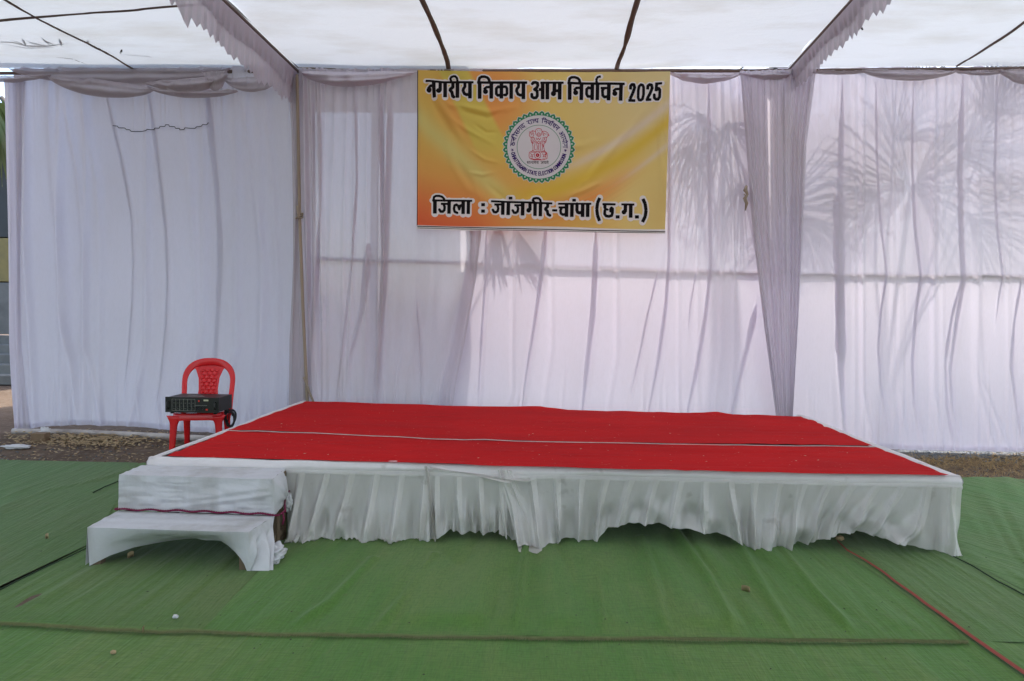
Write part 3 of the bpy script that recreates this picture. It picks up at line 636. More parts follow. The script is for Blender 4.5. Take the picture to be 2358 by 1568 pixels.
ga_left = [([(110, 200), (128, 420), (150, 640), (150, 980)], 12, .02), ([(60, 210), (58, 560), (75, 820), (85, 985)], 9, .022), ([(150, 220), (180, 400), (195, 560)], 8, .015), ([(190, 215), (225, 420), (232, 560)], 9, .012),
 ([(420, 200), (440, 400), (452, 600)], 10, .012), ([(560, 210), (585, 420), (610, 600), (600, 980)], 9, .015), ([(612, 205), (630, 420), (640, 640)], 8, .012), ([(140, 700), (165, 820), (185, 975)], 8, .018), ([(200, 800), (225, 900), (238, 975)], 7, .012),
 ([(340, 800), (320, 900), (300, 975)], 8, .014), ([(470, 760), (440, 880), (415, 985)], 8, .012), ([(545, 800), (520, 900), (495, 990)], 9, .014), ([(600, 780), (585, 880), (560, 990)], 9, .012)]
_, PLc, XL, YL = curtain('broad white cloth wall left of the pole, hanging behind the red chair', [(30, 150), (34, 400), (38, 700), (56, 1000)], [(706, 150), (702, 300), (700, 560), (702, 700), (694, 1010)], [(0, 157), (692, 157)], HEML, M['curtain'], 300, 210, 0.0, bulge_left, pl_left, [(g_[0], g_[1], g_[2]*2.2) for g_ in ga_left], (150, .011), 101, wave=.011)
curtain('narrow dusty cloth strip at the far left end of the cloth wall', [(8, 150), (12, 215), (16, 420), (22, 640), (36, 995)], [(62, 150), (56, 330), (50, 600), (52, 800), (68, 1000)], [(0, 180), (80, 180)], [(20, 990), (40, 990), (70, 989)], M['drape'], 46, 150, .02, lambda v, u, Y: .13*np.sin(math.pi*v)*(.35+.65*u), [], [([(25, 180), (30, 990)], 5, .03), ([(44, 180), (46, 990)], 4, .025)], (14, .012), 102)
# centre: paler panel behind, right part
HEMC = [(680, 968), (1000, 978), (1400, 990), (1860, 1004)]
def bulge_c(v, u, Y): return .015*np.sin(math.pi*np.clip((Y-165)/450, 0, 1)) + .10*np.sin(math.pi*np.clip((Y-622)/380, 0, 1))
pl_c = [
 ([(1122, 520), (1119, 640), (1112, 750), (1106, 870), (1103, 945)], 7, 5),
 ([(1259, 520), (1250, 610), (1240, 690), (1228, 770), (1214, 860), (1202, 950)], 14, 5),
 ([(1374, 520), (1371, 620), (1366, 720), (1354, 830), (1342, 950)], 13, 9),
 ([(1542, 180), (1543, 450), (1541, 600), (1534, 700), (1516, 830), (1492, 955)], 8, 9),
 ([(1516, 620), (1492, 720), (1472, 820), (1452, 905)], 5, 4),
 ([(1633, 180), (1636, 450), (1637, 610), (1626, 720), (1606, 840), (1580, 960)], 9, 10),
 ([(1744, 690), (1724, 780), (1702, 870), (1682, 958)], 12, 8),
 ([(1604, 620), (1590, 700), (1585, 760)], 4, 2)]
ga_c = [([(1180, 900), (1150, 985)], 5, .01), ([(1270, 800), (1245, 985)], 6, .01), ([(1420, 820), (1390, 985)], 6, .012), ([(1560, 200), (1562, 330)], 4, .008), ([(1600, 190), (1606, 400)], 5, .008), ([(1680, 190), (1690, 330)], 5, .008), ([(1660, 800), (1640, 985)], 6, .012)]
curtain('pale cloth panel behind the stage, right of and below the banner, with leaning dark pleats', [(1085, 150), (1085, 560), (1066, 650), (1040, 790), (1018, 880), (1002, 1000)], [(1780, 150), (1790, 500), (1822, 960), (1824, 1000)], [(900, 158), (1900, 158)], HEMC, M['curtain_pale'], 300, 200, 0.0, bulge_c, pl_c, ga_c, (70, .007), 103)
# left part of the centre: dusty sheer curtain with gathered folds
def fold_c(X, Y, u, v):
    d = 0
    for (a, b, w_, h) in ((700, 722, 5, .05), (716, 730, 4, .04), (730, 736, 4, .045), (745, 742, 5, .05), (775, 755, 7, .03), (800, 790, 6, .03), (822, 800, 5, .03), (852, 836, 6, .028), (884, 862, 5, .06), (897, 870, 5, .05), (930, 905, 9, .016), (968, 950, 10, .012), (1010, 985, 9, .012)):
        c = a + (b-a)*v + 3*np.sin(v*5+a); d = d + h*(1-.35*sstep(.5, 1, v))*np.exp(-((X-c)/w_)**2)
    return d
pl_cs = [([(738, 200), (741, 480), (734, 600), (722, 760), (712, 930)], 9, 8), ([(706, 180), (712, 500), (714, 930)], 8, 8), ([(722, 180), (727, 500), (722, 930)], 6, 5), ([(876, 190), (884, 420), (884, 600), (876, 760), (866, 940)], 13, 8), ([(902, 190), (893, 500), (889, 640), (880, 740), (870, 940)], 12, 8),
 ([(820, 200), (822, 420), (812, 600), (790, 800), (775, 930)], 6, 4), ([(1085, 520), (1086, 620)], 8, 8),
 ([(1108, 520), (1098, 640), (1080, 740), (1064, 820), (1050, 890), (1040, 950)], 17, 12), ([(960, 690), (968, 800), (972, 940)], 5, 3), ([(850, 560), (836, 700), (805, 830)], 22, 5)]
curtain('dusty lilac sheer curtain gathered beside the pole, left of and below the banner', [(688, 150), (692, 420), (706, 925), (708, 985)], [(1112, 150), (1108, 540), (1094, 650), (1070, 790), (1050, 880), (1036, 985)], [(680, 160), (1200, 158)], HEMC, M['curtain_sheer'], 260, 200, .05, lambda v, u, Y: .01+.05*np.sin(math.pi*np.clip((Y-602)/390, 0, 1)), pl_cs, [([(940, 620), (960, 980)], 20, .02), ([(1000, 620), (1010, 980)], 25, -.02)], (60, .010), 104, folds_fn=fold_c)
# strip of cloth wrapped beside the pole
curtain('narrow beige sheer strip hanging just left of the wooden pole', [(662, 150), (672, 300), (676, 480), (676, 600), (666, 780), (664, 950)], [(688, 150), (690, 480), (697, 760), (705, 960)], [(600, 178), (750, 178)], [(640, 955), (760, 955)], M['valance'], 30, 120, .07, None, [([(682, 190), (684, 500), (678, 700), (672, 940)], 5, 5)], [([(672, 180), (680, 500), (676, 940)], 4, .02)], (8, .008), 105)
# gathered drape right of the banner
def fold_d(X, Y, u, v):
    d = 0; rr = np.random.default_rng(5)
    for k, c0 in enumerate((.03, .10, .19, .29, .38, .47, .55, .63, .70, .78, .86, .94)):
        d = d + rr.uniform(.018, .042)*np.exp(-((u-c0-.012*np.sin(v*5+k))/rr.uniform(.018, .034))**2)*(1-.35*v)
    return d + .05*np.exp(-((u-.52)/.45)**2)
curtain('tall gathered lilac drape narrowing downwards, right of the banner', [(1699, 150), (1703, 180), (1716, 330), (1732, 540), (1757, 750), (1788, 985)], [(1880, 150), (1876, 180), (1856, 330), (1846, 560), (1836, 760), (1822, 990)], [(1600, 167), (1950, 165)], [(1700, 985), (1900, 988)], M['drape'], 130, 190, .07, None, [([(1706, 180), (1722, 400), (1746, 640), (1790, 960)], 8, 7), ([(1798, 200), (1800, 420), (1806, 640)], 9, 4)], [], (8, .008), 106, folds_fn=fold_d)
HEMR = [(1750, 1012), (1900, 1022), (2010, 1032), (2100, 1036), (2200, 1038), (2358, 1040), (2700, 1046)]
def bulge_r(v, u, Y): return .02*np.sin(math.pi*np.clip((Y-165)/470, 0, 1)) + .20*np.sin(math.pi*np.clip((Y-632)/405, 0, 1))**1.1*(.35+.65*np.clip(u*3, 0, 1))
pl_r = [
 ([(1941, 178), (1938, 400), (1934, 560), (1936, 640), (1935, 750), (1936, 850), (1944, 960), (1950, 1020)], 12, 16),
 ([(1936, 420), (1934, 560), (1934, 640), (1936, 750), (1938, 860)], 26, 24),
 ([(2017, 185), (2020, 350), (2028, 500), (2043, 632), (2030, 710), (2023, 800), (2029, 890), (2046, 1000)], 6, 6),
 ([(2101, 185), (2101, 380), (2108, 520), (2121, 632), (2108, 730), (2101, 830), (2105, 920), (2120, 1015)], 8, 7),
 ([(2216, 175), (2211, 400), (2214, 540), (2220, 640), (2203, 740), (2188, 850), (2194, 930), (2208, 1020)], 15, 9),
 ([(2212, 650), (2192, 730), (2177, 830), (2182, 930), (2196, 1025)], 6, 7),
 ([(2298, 185), (2292, 400), (2298, 530), (2310, 632), (2300, 690), (2294, 740)], 7, 4),
 ([(2352, 640), (2336, 740), (2330, 840), (2344, 950), (2360, 1030)], 9, 8), ([(2398, 185), (2400, 620), (2390, 1030)], 9, 9)]
ga_r = [([(1970, 180), (1968, 420)], 5, .010), ([(1990, 180), (1986, 380)], 4, .009), ([(2060, 180), (2056, 400)], 5, .010), ([(2080, 180), (2078, 330)], 4, .008), ([(2150, 180), (2146, 450)], 5, .010), ([(2176, 180), (2170, 420)], 4, .008), ([(2260, 180), (2250, 420)], 5, .010), ([(2330, 180), (2322, 420)], 5, .010),
 ([(1985, 900), (2012, 1030)], 6, .014), ([(2070, 900), (2090, 1032)], 6, .012), ([(2150, 900), (2168, 1035)], 6, .014), ([(2245, 860), (2290, 1035)], 8, .016), ([(2255, 740), (2262, 880), (2320, 1035)], 6, .012)]
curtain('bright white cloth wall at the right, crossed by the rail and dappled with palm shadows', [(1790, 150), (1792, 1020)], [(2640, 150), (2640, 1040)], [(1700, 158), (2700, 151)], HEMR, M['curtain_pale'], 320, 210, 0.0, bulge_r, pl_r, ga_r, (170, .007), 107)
# thin wire lying on the left cloth
mb = MB(); wl = polyline_px(wire_line, 80)
pts = []
for x, y in wl:
    iv = int(np.clip(np.searchsorted(YL[:, 100], y), 1, YL.shape[0]-1)); j = int(np.clip(np.searchsorted(XL[iv], x), 1, XL.shape[1]-1)); pts.append(PLc[iv, j]+WN*.012)
mb.tube(np.array(pts), .0042, 5); tag(mb.build('wire', M['black']), 'thin dark wire sagging across the upper part of the left cloth wall', 'wire')

# ------------------------------------------------------------------ poles and rails
def wtube(pts, off, r, n=12, samples=40):
    p = polyline_px(pts, samples); return MB().tube(onwall(p[:, 0], p[:, 1], off), r, n)
tag(wtube([(722, 594), (745, 596), (1085, 606), (1440, 618), (1740, 628), (1835, 630), (2358, 635), (2650, 638)], -.034, .022).build('rail_pipe', M['pipe']), 'long grey horizontal rail pressing through the cloth walls at mid height', 'pipe')
pp = polyline_px([(684, 172), (687, 330), (690, 500), (698, 720), (709, 948)], 60); P = onwall(pp[:, 0], pp[:, 1], .105)
foot = P[-1].copy(); foot[2] = 0
tag(MB().tube(np.concatenate([P, foot[None]]), .016, 10).build('support_pole', M['bamboo']), 'thin tan wooden pole standing at the left back corner of the stage', 'pole')
def loopband(c, r, th, seed):
    mb = MB(); rr = np.random.default_rng(seed)
    for q in range(3):
        a = np.linspace(0, 2*math.pi, 24); mb.tube(np.array(c)+np.stack([np.cos(a)*r, np.sin(a)*r, (q-1)*th*2+.01*np.sin(a*1+q)], -1), th, 6, False)
    return mb
kc = onwall(691, 497, .105); mb = loopband(kc, .028, .008, 1); mb.tube([kc+[-.02, -.03, .10], kc+[-.012, -.035, .05], kc+[0, -.03, .0], kc+[-.01, -.035, -.03]], .014, 7); mb.tube([kc+[.0, -.03, 0], kc+[.02, -.03, .05]], .007, 6); mb.tube([kc+[.0, -.03, 0], kc+[-.035, -.03, -.035]], .010, 6)
tag(mb.build('cloth_knot', M['bamboo']), 'brown cloth strip knotted round the wooden pole', 'knot')
kc = onwall(1717, 455, .11); mb = MB(); mb.tube([kc+[.004, 0, .115], kc+[-.01, -.012, .07], kc+[.012, -.016, .03], kc+[-.012, -.012, -.01], kc+[.008, -.012, -.06], kc+[0, 0, -.13]], [.014, .022, .012, .02, .017, .006], 8); mb.tube([kc+[.01, -.01, .05], kc+[-.02, -.02, .03], kc+[.01, -.02, .0]], .008, 6)
tag(mb.build('cloth_knot', M['bamboo']), 'twisted brown cloth knot hanging at the left edge of the tall gathered drape', 'knot')
mb = MB(); q = polyline_px([(699, 868), (704, 880), (712, 902), (722, 926)], 12); mb.tube(onwall(q[:, 0], q[:, 1], .13), .012, 8); mb.build
tag(mb.build('cloth_tie', M['bamboo']), 'brown tie slanting from the foot of the wooden pole to the stage', 'tie')
# head rails of the cloth walls, white pipe on the earth
for pts, lab in (([(-250, 171), (300, 166), (690, 164)], 'brown head rail along the top of the left cloth wall'), ([(688, 166), (1200, 163), (1812, 163)], 'brown head rail along the top of the cloth behind the banner'), ([(1808, 163), (2100, 160), (2700, 155)], 'brown head rail along the top of the right cloth wall')):
    tag(wtube(pts, .02, .017).build('head_rail', M['tape']), lab, 'rail', 'head rails of the cloth walls')
q = polyline_px([(30, 990), (160, 992), (300, 998), (420, 1004), (560, 1012), (690, 1024)], 60); W_ = onz(q[:, 0], q[:, 1]+2, .03); W_[:, 2] = .026
tag(MB().tube(W_, .032, 12).build('ground_pipe', M['whitepipe']), 'dirty white pipe lying on the earth along the hem of the left cloth wall', 'pipe')

# ------------------------------------------------------------------ canopy
Yw = float(wallY(0)); 
def onroof(x, y, z=None): return onz(x, y, ZR if z is None else z)
beamL0, beamL1 = onroof(688, 166), onroof(515, 0); beamR0, beamR1 = onroof(1812, 166), onroof(1962, 0)
def beam_x(p0, p1, Y): return p0[0] + (p1[0]-p0[0])*(Y-p0[1])/(p1[1]-p0[1])
ribsC = [[(1033, 158), (1030, 140), (1022, 110), (1010, 80), (998, 52), (985, 26), (971, -4)], [(1419, 160), (1424, 140), (1440, 95), (1452, 50), (1469, -4)]]
def roof_panel(label, xa, xb, seed, sag=.06, nx=170, ny=320):
    v = np.linspace(0, 1, ny)[:, None]; u = np.linspace(0, 1, nx)[None]
    Y0 = Yw+.03; Y1 = -18.0
    Ys = Y0 + (Y1-Y0)*v; X = xa(Ys)*(1-u) + xb(Ys)*u
    yend = wallY(X)+.03
    Yv = yend*(1-v) + Y1*v
    wd = (xb(0.0)-xa(0.0)); cell = .30
    Z = ZR + .035 - sag*np.abs(np.sin(math.pi*(X-float(xa(3.0)))/4.0 if abs(wd) > 6 else math.pi*u))*sstep(0, .05, v)*(.75+.25*np.cos((Yv)*2.2)) + noise2((ny, nx), (ny/30., nx/(abs(wd)/.8)), seed)*.010 + noise2((ny, nx), (ny/75., nx/(abs(wd)/.5)), seed+1)*.004
    mb = MB(); mb.grid(np.stack([X, Yv, Z], -1)); o = mb.build('canopy_panel', M['canopy'])
    tag(o, label, 'canopy', 'white canopy panels'); return X, Yv, Z, o
bl = lambda Y: beam_x(beamL0, beamL1, Y); br = lambda Y: beam_x(beamR0, beamR1, Y)
lf = lambda Y: 0*Y + (bl(3.0) - 12); rf = lambda Y: 0*Y + (br(3.0) + 12)
RL = roof_panel('greyish white canopy panel overhead at the left, with dark palm debris on it', lf, bl, 201)
RC = roof_panel('bright white canopy panel overhead in the centre with two brown tapes', bl, br, 202, .05)
RR = roof_panel('bright white canopy panel overhead at the right with one dark tape', br, rf, 203)
def zroof(R, x, y):
    X, Y, Z, o = R; ny, nx = X.shape
    i = np.clip(np.searchsorted(-Y[:, nx//2], -y), 1, ny-1); j = np.clip(np.searchsorted(X[i], x), 1, nx-1); return Z[i, j]
def tape(R, line, wid, seed, ext=None):
    q = polyline_px(line, 40); W_ = onroof(q[:, 0], q[:, 1], ZR+.02)
    if ext: 
        d = W_[-1]-W_[-6]; d /= np.linalg.norm(d); W_ = np.concatenate([W_, np.array([W_[-1]+d*k*.25 for k in range(1, ext)])])
    for k in range(len(W_)): W_[k, 2] = zroof(R, W_[k, 0], W_[k, 1]) - .012
    T = np.gradient(W_, axis=0); sd = np.stack([-T[:, 1], T[:, 0], 0*T[:, 0]], -1); sd /= np.linalg.norm(sd, axis=1)[:, None]
    w2 = (wid*(1+wob(len(W_), 5, seed, .12)))[:, None]
    mb = MB(); mb.grid(np.stack([W_-sd*w2/2, W_-[0, 0, .008], W_+sd*w2/2, W_+[0, 0, .004], W_-sd*w2/2], 1)); return mb.build('tape', M['tape'], R[3])
tape(RC, ribsC[0], .046, 1, 18); tape(RC, ribsC[1], .046, 2, 18)
tape(RL, [(318, 166), (250, 120), (205, 92), (150, 66), (90, 38), (30, 2), (0, -14)], .040, 3, 18)
tape(RL, [(-160, 54), (0, 40), (110, 30), (250, 20), (420, 10), (500, 6)], .040, 4)
tape(RR, [(2203, 156), (2260, 118), (2320, 75), (2400, 20)], .038, 5, 18)
# beams and ruffled frills below them
def frill(label, p0, p1, drop, side, seed, mat, upto=-6.5):
    n = 420; Ys = np.linspace(p0[1]-.02, upto, n); X = np.array([beam_x(p0, p1, y) for y in Ys])
    ph = Ys/.105; saw = ph-np.floor(ph); rr = np.random.default_rng(seed); kk = np.floor(ph).astype(int)
    hgt = drop*(1+.06*rr.normal(0, 1, 400)[np.mod(kk, 400)] + .07*saw + .05*np.sin(Ys*2.3+seed))
    m = 16; V = np.zeros((m, n, 3))
    for i in range(m):
        v = i/(m-1); V[i, :, 0] = X + side*(.012+.032*v**.8*(saw-.45) + .02*v) + .010*v*np.sin(Ys*9+seed); V[i, :, 1] = Ys + .03*v*(saw-.5); V[i, :, 2] = ZR-.015-hgt*v
    mb = MB(); mb.grid(V); V2 = V.copy(); V2[..., 0] -= side*.018; V2[..., 2] = ZR-.02 - (ZR-.015-V[..., 2])*(.48+.06*np.sin(Ys*5))[None]; V2[..., 1] += .05; mb.grid(V2)
    return tag(mb.build('ruffled_frill', mat), label, 'frill', 'ruffled frills under the canopy beams')
for p0, p1, lab in ((beamL0, beamL1, 'canopy beam pipe running overhead above the left frill'), (beamR0, beamR1, 'canopy beam pipe running overhead above the right frill')):
    tag(MB().tube([[p0[0], p0[1]-.02, ZR], [beam_x(p0, p1, -2), -2, ZR], [beam_x(p0, p1, -7.5), -7.5, ZR]], .015, 12).build('canopy_beam', M['tape']), lab, 'beam', 'canopy beams')
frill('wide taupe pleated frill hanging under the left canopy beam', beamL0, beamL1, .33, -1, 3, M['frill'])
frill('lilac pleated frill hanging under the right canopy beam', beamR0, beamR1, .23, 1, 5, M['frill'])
def ribbon(label, px, z_, wid, seed):
    q = polyline_px(px, 14); W_ = onY(q[:, 0], q[:, 1], z_); s = wob(14, 4, seed, .008)[:, None]*np.array([0, 1, 0])
    wv = np.interp(np.arange(14), [0, 4, 9, 13], [wid*.5, wid, wid*.7, wid*.35])[:, None]
    mb = MB(); mb.grid(np.stack([W_+s-[1, 0, 0]*wv/2, W_+s+np.array([0, -.006, 0]), W_+s+[1, 0, 0]*wv/2], 1)); return tag(mb.build('torn_ribbon', M['leafdark']), label, 'ribbon', 'torn ribbons hanging from the frills')
ribbon('torn brown ribbon hanging from the left frill', [(505, 44), (504, 65), (503, 95)], 1.75, .05, 1)
ribbon('short brown ribbon high on the left frill', [(473, 30), (474, 45), (470, 55)], 1.6, .03, 2)
ribbon('dark crooked ribbon hanging from the right frill', [(1978, 22), (1981, 40), (1978, 55), (1982, 62), (1986, 70)], 1.65, .04, 3)

# ------------------------------------------------------------------ valance swags along the head rails
def swag(label, x0, x1, y0, y1, sag, mat, seed, off=.09, belly=.06, skew=0.0, top=None, bottom=None, nx=70, ny=20):
    u = np.linspace(0, 1, nx)[None]; v = np.linspace(0, 1, ny)[:, None]
    X = x0+(x1-x0)*u + 0*v; yt = y0+(y1-y0)*u + (0 if top is None else top*np.sin(math.pi*u))
    us = u**(1+skew) if skew >= 0 else 1-(1-u)**(1-skew)
    prof = np.sin(math.pi*us)**.6
    Y = yt + sag*prof*v + .0*u
    P = onwall(X, Y, off)
    d = belly*np.sin(math.pi*np.clip(v*.9, 0, 1))*prof + .010*noise2((ny, nx), (ny/2.5, nx/10.), seed) + .012*np.sin(v*13+3*np.sin(math.pi*u)+seed)*prof*.7
    d = d + .012*np.exp(-((((u*6.0) % 1)-.5)/.09)**2)*(1-v)
    P = P + WN*d[..., None]; mb = MB(); mb.grid(P); mb.grid((P-WN*.012)[int(ny*.55):]); return tag(mb.build('valance_swag', mat), label, 'valance', 'swagged valance pieces along the head rails')
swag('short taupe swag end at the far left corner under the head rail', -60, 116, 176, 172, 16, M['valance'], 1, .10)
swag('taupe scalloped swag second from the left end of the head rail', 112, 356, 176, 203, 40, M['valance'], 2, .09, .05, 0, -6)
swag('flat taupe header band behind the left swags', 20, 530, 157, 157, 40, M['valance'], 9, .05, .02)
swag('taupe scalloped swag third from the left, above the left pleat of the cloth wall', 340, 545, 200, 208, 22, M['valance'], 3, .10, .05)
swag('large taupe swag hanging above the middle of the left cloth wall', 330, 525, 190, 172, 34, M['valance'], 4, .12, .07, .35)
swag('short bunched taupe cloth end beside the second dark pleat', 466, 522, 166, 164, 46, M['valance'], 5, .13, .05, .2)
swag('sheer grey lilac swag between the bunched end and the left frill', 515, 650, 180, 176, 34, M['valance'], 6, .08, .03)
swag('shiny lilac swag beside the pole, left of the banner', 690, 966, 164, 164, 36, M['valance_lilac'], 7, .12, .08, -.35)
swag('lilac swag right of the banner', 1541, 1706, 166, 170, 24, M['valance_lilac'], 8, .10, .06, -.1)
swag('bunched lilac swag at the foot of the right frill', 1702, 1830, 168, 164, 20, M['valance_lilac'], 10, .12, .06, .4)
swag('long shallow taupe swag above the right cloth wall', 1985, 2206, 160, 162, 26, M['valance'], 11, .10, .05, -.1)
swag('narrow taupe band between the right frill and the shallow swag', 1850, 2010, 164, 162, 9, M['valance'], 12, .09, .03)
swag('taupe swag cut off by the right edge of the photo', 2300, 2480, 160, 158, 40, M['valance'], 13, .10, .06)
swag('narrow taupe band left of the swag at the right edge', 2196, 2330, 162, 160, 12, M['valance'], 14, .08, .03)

# ------------------------------------------------------------------ red plastic chair
cf = (onz(399, 953, .43)+onz(503, 957, .43))/2
CYW = math.radians(13)
chair = empty('plastic_chair', (cf[0]-.21*math.sin(CYW), cf[1]+.21*math.cos(CYW), -.012), 'red armless plastic chair with a quilted back panel, carrying the black amplifier', 'chair', CYW)
RP = M['redplastic']
def superq(wx, wy, n=40, ex=.35, cy=0.0):
    a = np.arange(n)*2*math.pi/n; c, q = np.cos(a), np.sin(a)
    return np.stack([np.sign(c)*np.abs(c)**ex*wx, cy+np.sign(q)*np.abs(q)**ex*wy], -1)
mb = MB(); rings = []
for wx, wy, z in ((.02, .02, .448), (.10, .10, .447), (.17, .175, .449), (.195, .20, .452), (.204, .208, .448), (.208, .212, .438), (.209, .213, .405), (.203, .207, .404), (.198, .20, .43), (.1, .1, .432)):
    q = superq(wx, wy); rings.append(np.concatenate([q, np.full((len(q), 1), z)], 1))
autosmooth(mb.loft(rings).build('seat', RP, chair, True, True), 50)
def chairleg(sx, front):
    if front: pts = [(.178*sx, -.186, .43), (.185*sx, -.192, .34), (.193*sx, -.202, .18), (.202*sx, -.213, 0.0)]; wd = [.085, .058, .048, .042]; tk = [.05, .042, .036, .034]
    else: pts = [(.172*sx, .18, .43), (.176*sx, .20, .30), (.18*sx, .222, .14), (.185*sx, .245, 0.0)]; wd = [.075, .055, .046, .042]; tk = [.05, .042, .036, .034]
    q = np.array(pts); t = np.linspace(0, 3, 14); P = np.stack([np.interp(t, np.arange(4), q[:, k]) for k in range(3)], -1)
    wv = np.interp(t, np.arange(4), wd); wv[:3] += [.05, .028, .010]
    m = MB().sweep(P, wv, np.interp(t, np.arange(4), tk), (1, 0, 0), 14, .5); o = m.build('leg', RP, chair, True, True)
    r = MB().tube(P+np.array([0, -.5*.036, 0]), .006, 6).build('leg_rib', RP, chair, True, True) if False else None
    return o
for sx in (-1, 1):
    for fr in (True, False): chairleg(sx, fr)
# front and back aprons with arched lower edges
def apron(y, name):
    m = MB(); t = np.linspace(-1, 1, 30); V = np.zeros((2, 4, 30, 3))
    for i, yo in enumerate((-.006, .006)):
        for j in range(4):
            low = .405 - .018*(1-np.abs(t)**4) - .045*np.abs(t)**6*1.0
            V[i, j, :, 0] = t*.175; V[i, j, :, 1] = y+yo; V[i, j, :, 2] = .425+(low+.004-.425)*j/3
    m.grid(V[0]); m.grid(V[1]); m.grid(np.stack([V[0][3], V[1][3]])); return m.build('apron', RP, chair, True, True)
apron(-.203, 'f')
def backy(z): return .195 + .13*max(0, (z-.42)/.45)**1.2
path = []
for z in np.linspace(.40, .68, 10): path.append((-.198-.014*(z-.40)/.28, backy(z), z))
for a in np.linspace(0, math.pi, 26)[1:-1]: 
    c, q = -math.cos(a), math.sin(a); path.append((.212*np.sign(c)*abs(c)**.82, backy(.68+.19*q**.85), .68+.19*q**.85))
for z in np.linspace(.68, .40, 10): path.append((.198+.014*(z-.40)/.28, backy(z), z))
path = np.array(path); cen = np.array([0, .25, .62]); wdirs = path-cen; wdirs[:, 1] = 0; wdirs[(path[:, 2] < .68), 2] = 0
wd = .046 + .022*np.clip((path[:, 2]-.70)/.17, 0, 1)
MB().sweep(path, wd, .024, wdirs, 14, .6).build('back_frame', RP, chair, True, True)
nz_, nxp = 90, 60; zz = np.linspace(.415, .835, nz_)[:, None]; uu = np.linspace(-1, 1, nxp)[None]
halfw = np.interp(zz[:, 0], [.415, .50, .62, .72, .79, .835], [.096, .090, .084, .092, .118, .150])[:, None]
XX = halfw*uu; yb = np.array([backy(z) for z in zz[:, 0]])[:, None] + .02*np.cos(uu*1.2)-.004
hexr = .0225; row = np.round((zz-.42)/(hexr*1.5)); xo = XX + (row % 2)*hexr; cx_ = np.round(xo/(2*hexr))*2*hexr; dd = np.sqrt((xo-cx_)**2+(zz-.42-row*hexr*1.5)**2)
inn = (np.abs(uu) < .74)*(zz > .43)*(zz < .80)
d = .016*np.sqrt(np.clip(1-(dd/(hexr*.95))**2, 0, 1))*inn - .004*inn + .006*(np.abs(uu) > .78)
Vf = np.stack([XX+0*zz, yb-d, zz+0*uu], -1); Vb = Vf.copy(); Vb[..., 1] = yb+.010
m = MB().grid(Vf).grid(Vb); m.grid(np.stack([Vf[:, 0], Vb[:, 0]])); m.grid(np.stack([Vf[:, -1], Vb[:, -1]])); m.build('back_panel', RP, chair, True, True)

# ------------------------------------------------------------------ black amplifier on the chair
ZS = .452 - .012
a0 = onz(389, 946, ZS+.022); a1 = onz(497, 952, ZS+.022)
amp = empty('amplifier', ((a0[0]+a1[0])/2, (a0[1]+a1[1])/2, ZS+.004), 'black rack amplifier with slider rows and a red switch, resting on the red chair', 'amplifier', math.radians(1.0))
AW = float(np.linalg.norm(a1-a0)); AH = .128; AD = .28; hw = AW/2
MB().box((-hw+.006, .012, .020), (hw-.006, AD, AH+.016), .004).build('case', M['black'], amp, False, True)
MB().box((-hw, -.004, .014), (hw, .011, AH+.020), .002).build('front_panel', M['blackpanel'], amp, False, True)
for sx in (-1, 1):
    x = sx*(hw-.028); m = MB(); m.tube([(x, -.003, .045), (x, -.026, .050), (x, -.028, .075), (x, -.026, .102), (x, -.003, .107)], .006, 8); m.build('handle', M['black'], amp, True, True)
    for y in (.03, AD-.04): MB().tube([(sx*(hw-.045), y, 0.0), (sx*(hw-.045), y, .02)], .016, 12).build('foot', M['black'], amp, True, True)
x0 = -hw+.060; x1 = x0+AW*.43
m = MB()
for k in range(7): x = x0+(x1-x0)*k/6; m.box((x-.0009, -.0052, .030), (x+.0009, -.0040, .130))
for z in (.030, .130): m.box((x0, -.0054, z-.0009), (x1, -.0043, z+.0009))
m.box((x1, -.0054, .0775), (x1+.105, -.0043, .0795))
for k in range(6):
    xx = x0+(x1-x0)*(k+.5)/6
    for z in (.048, .095): m.box((xx-.007, -.0052, z), (xx+.007, -.0042, z+.0016))
m.build('panel_lines', M['mark'], amp, False, True)
for k in range(6):
    xx = x0+(x1-x0)*(k+.5)/6
    for z in (.058, .112): MB().box((xx-.007, -.016, z-.006), (xx+.007, -.004, z+.006), .002).build('slider_knob', M['black'], amp, False, True)
for k in range(4):
    for z in (.045, .060): MB().tube([(x1+.012+k*.021, -.004, z), (x1+.012+k*.021, -.017, z)], .006, 10).build('knob', M['black'], amp, True, True)
MB().box((x1+.030, -.010, .110), (x1+.040, -.004, .124), .001).build('indicator_light', M['redlight'], amp, False, True)
MB().box((x1+.095, -.010, .036), (x1+.112, -.004, .048), .001).build('power_switch', M['redlight'], amp, False, True)
MB().box((x1+.075, -.0055, .116), (x1+.116, -.004, .130), .0004).build('label_plate', M['creamlabel'], amp, False, True)
m = MB()
for k in range(14): m.tube([(random.uniform(-.12, .10), random.uniform(.06, .2), AH+.0163) for _ in range(2)], .0008, 3)
m.build('top_scratches', M['mark'], amp, False, True)
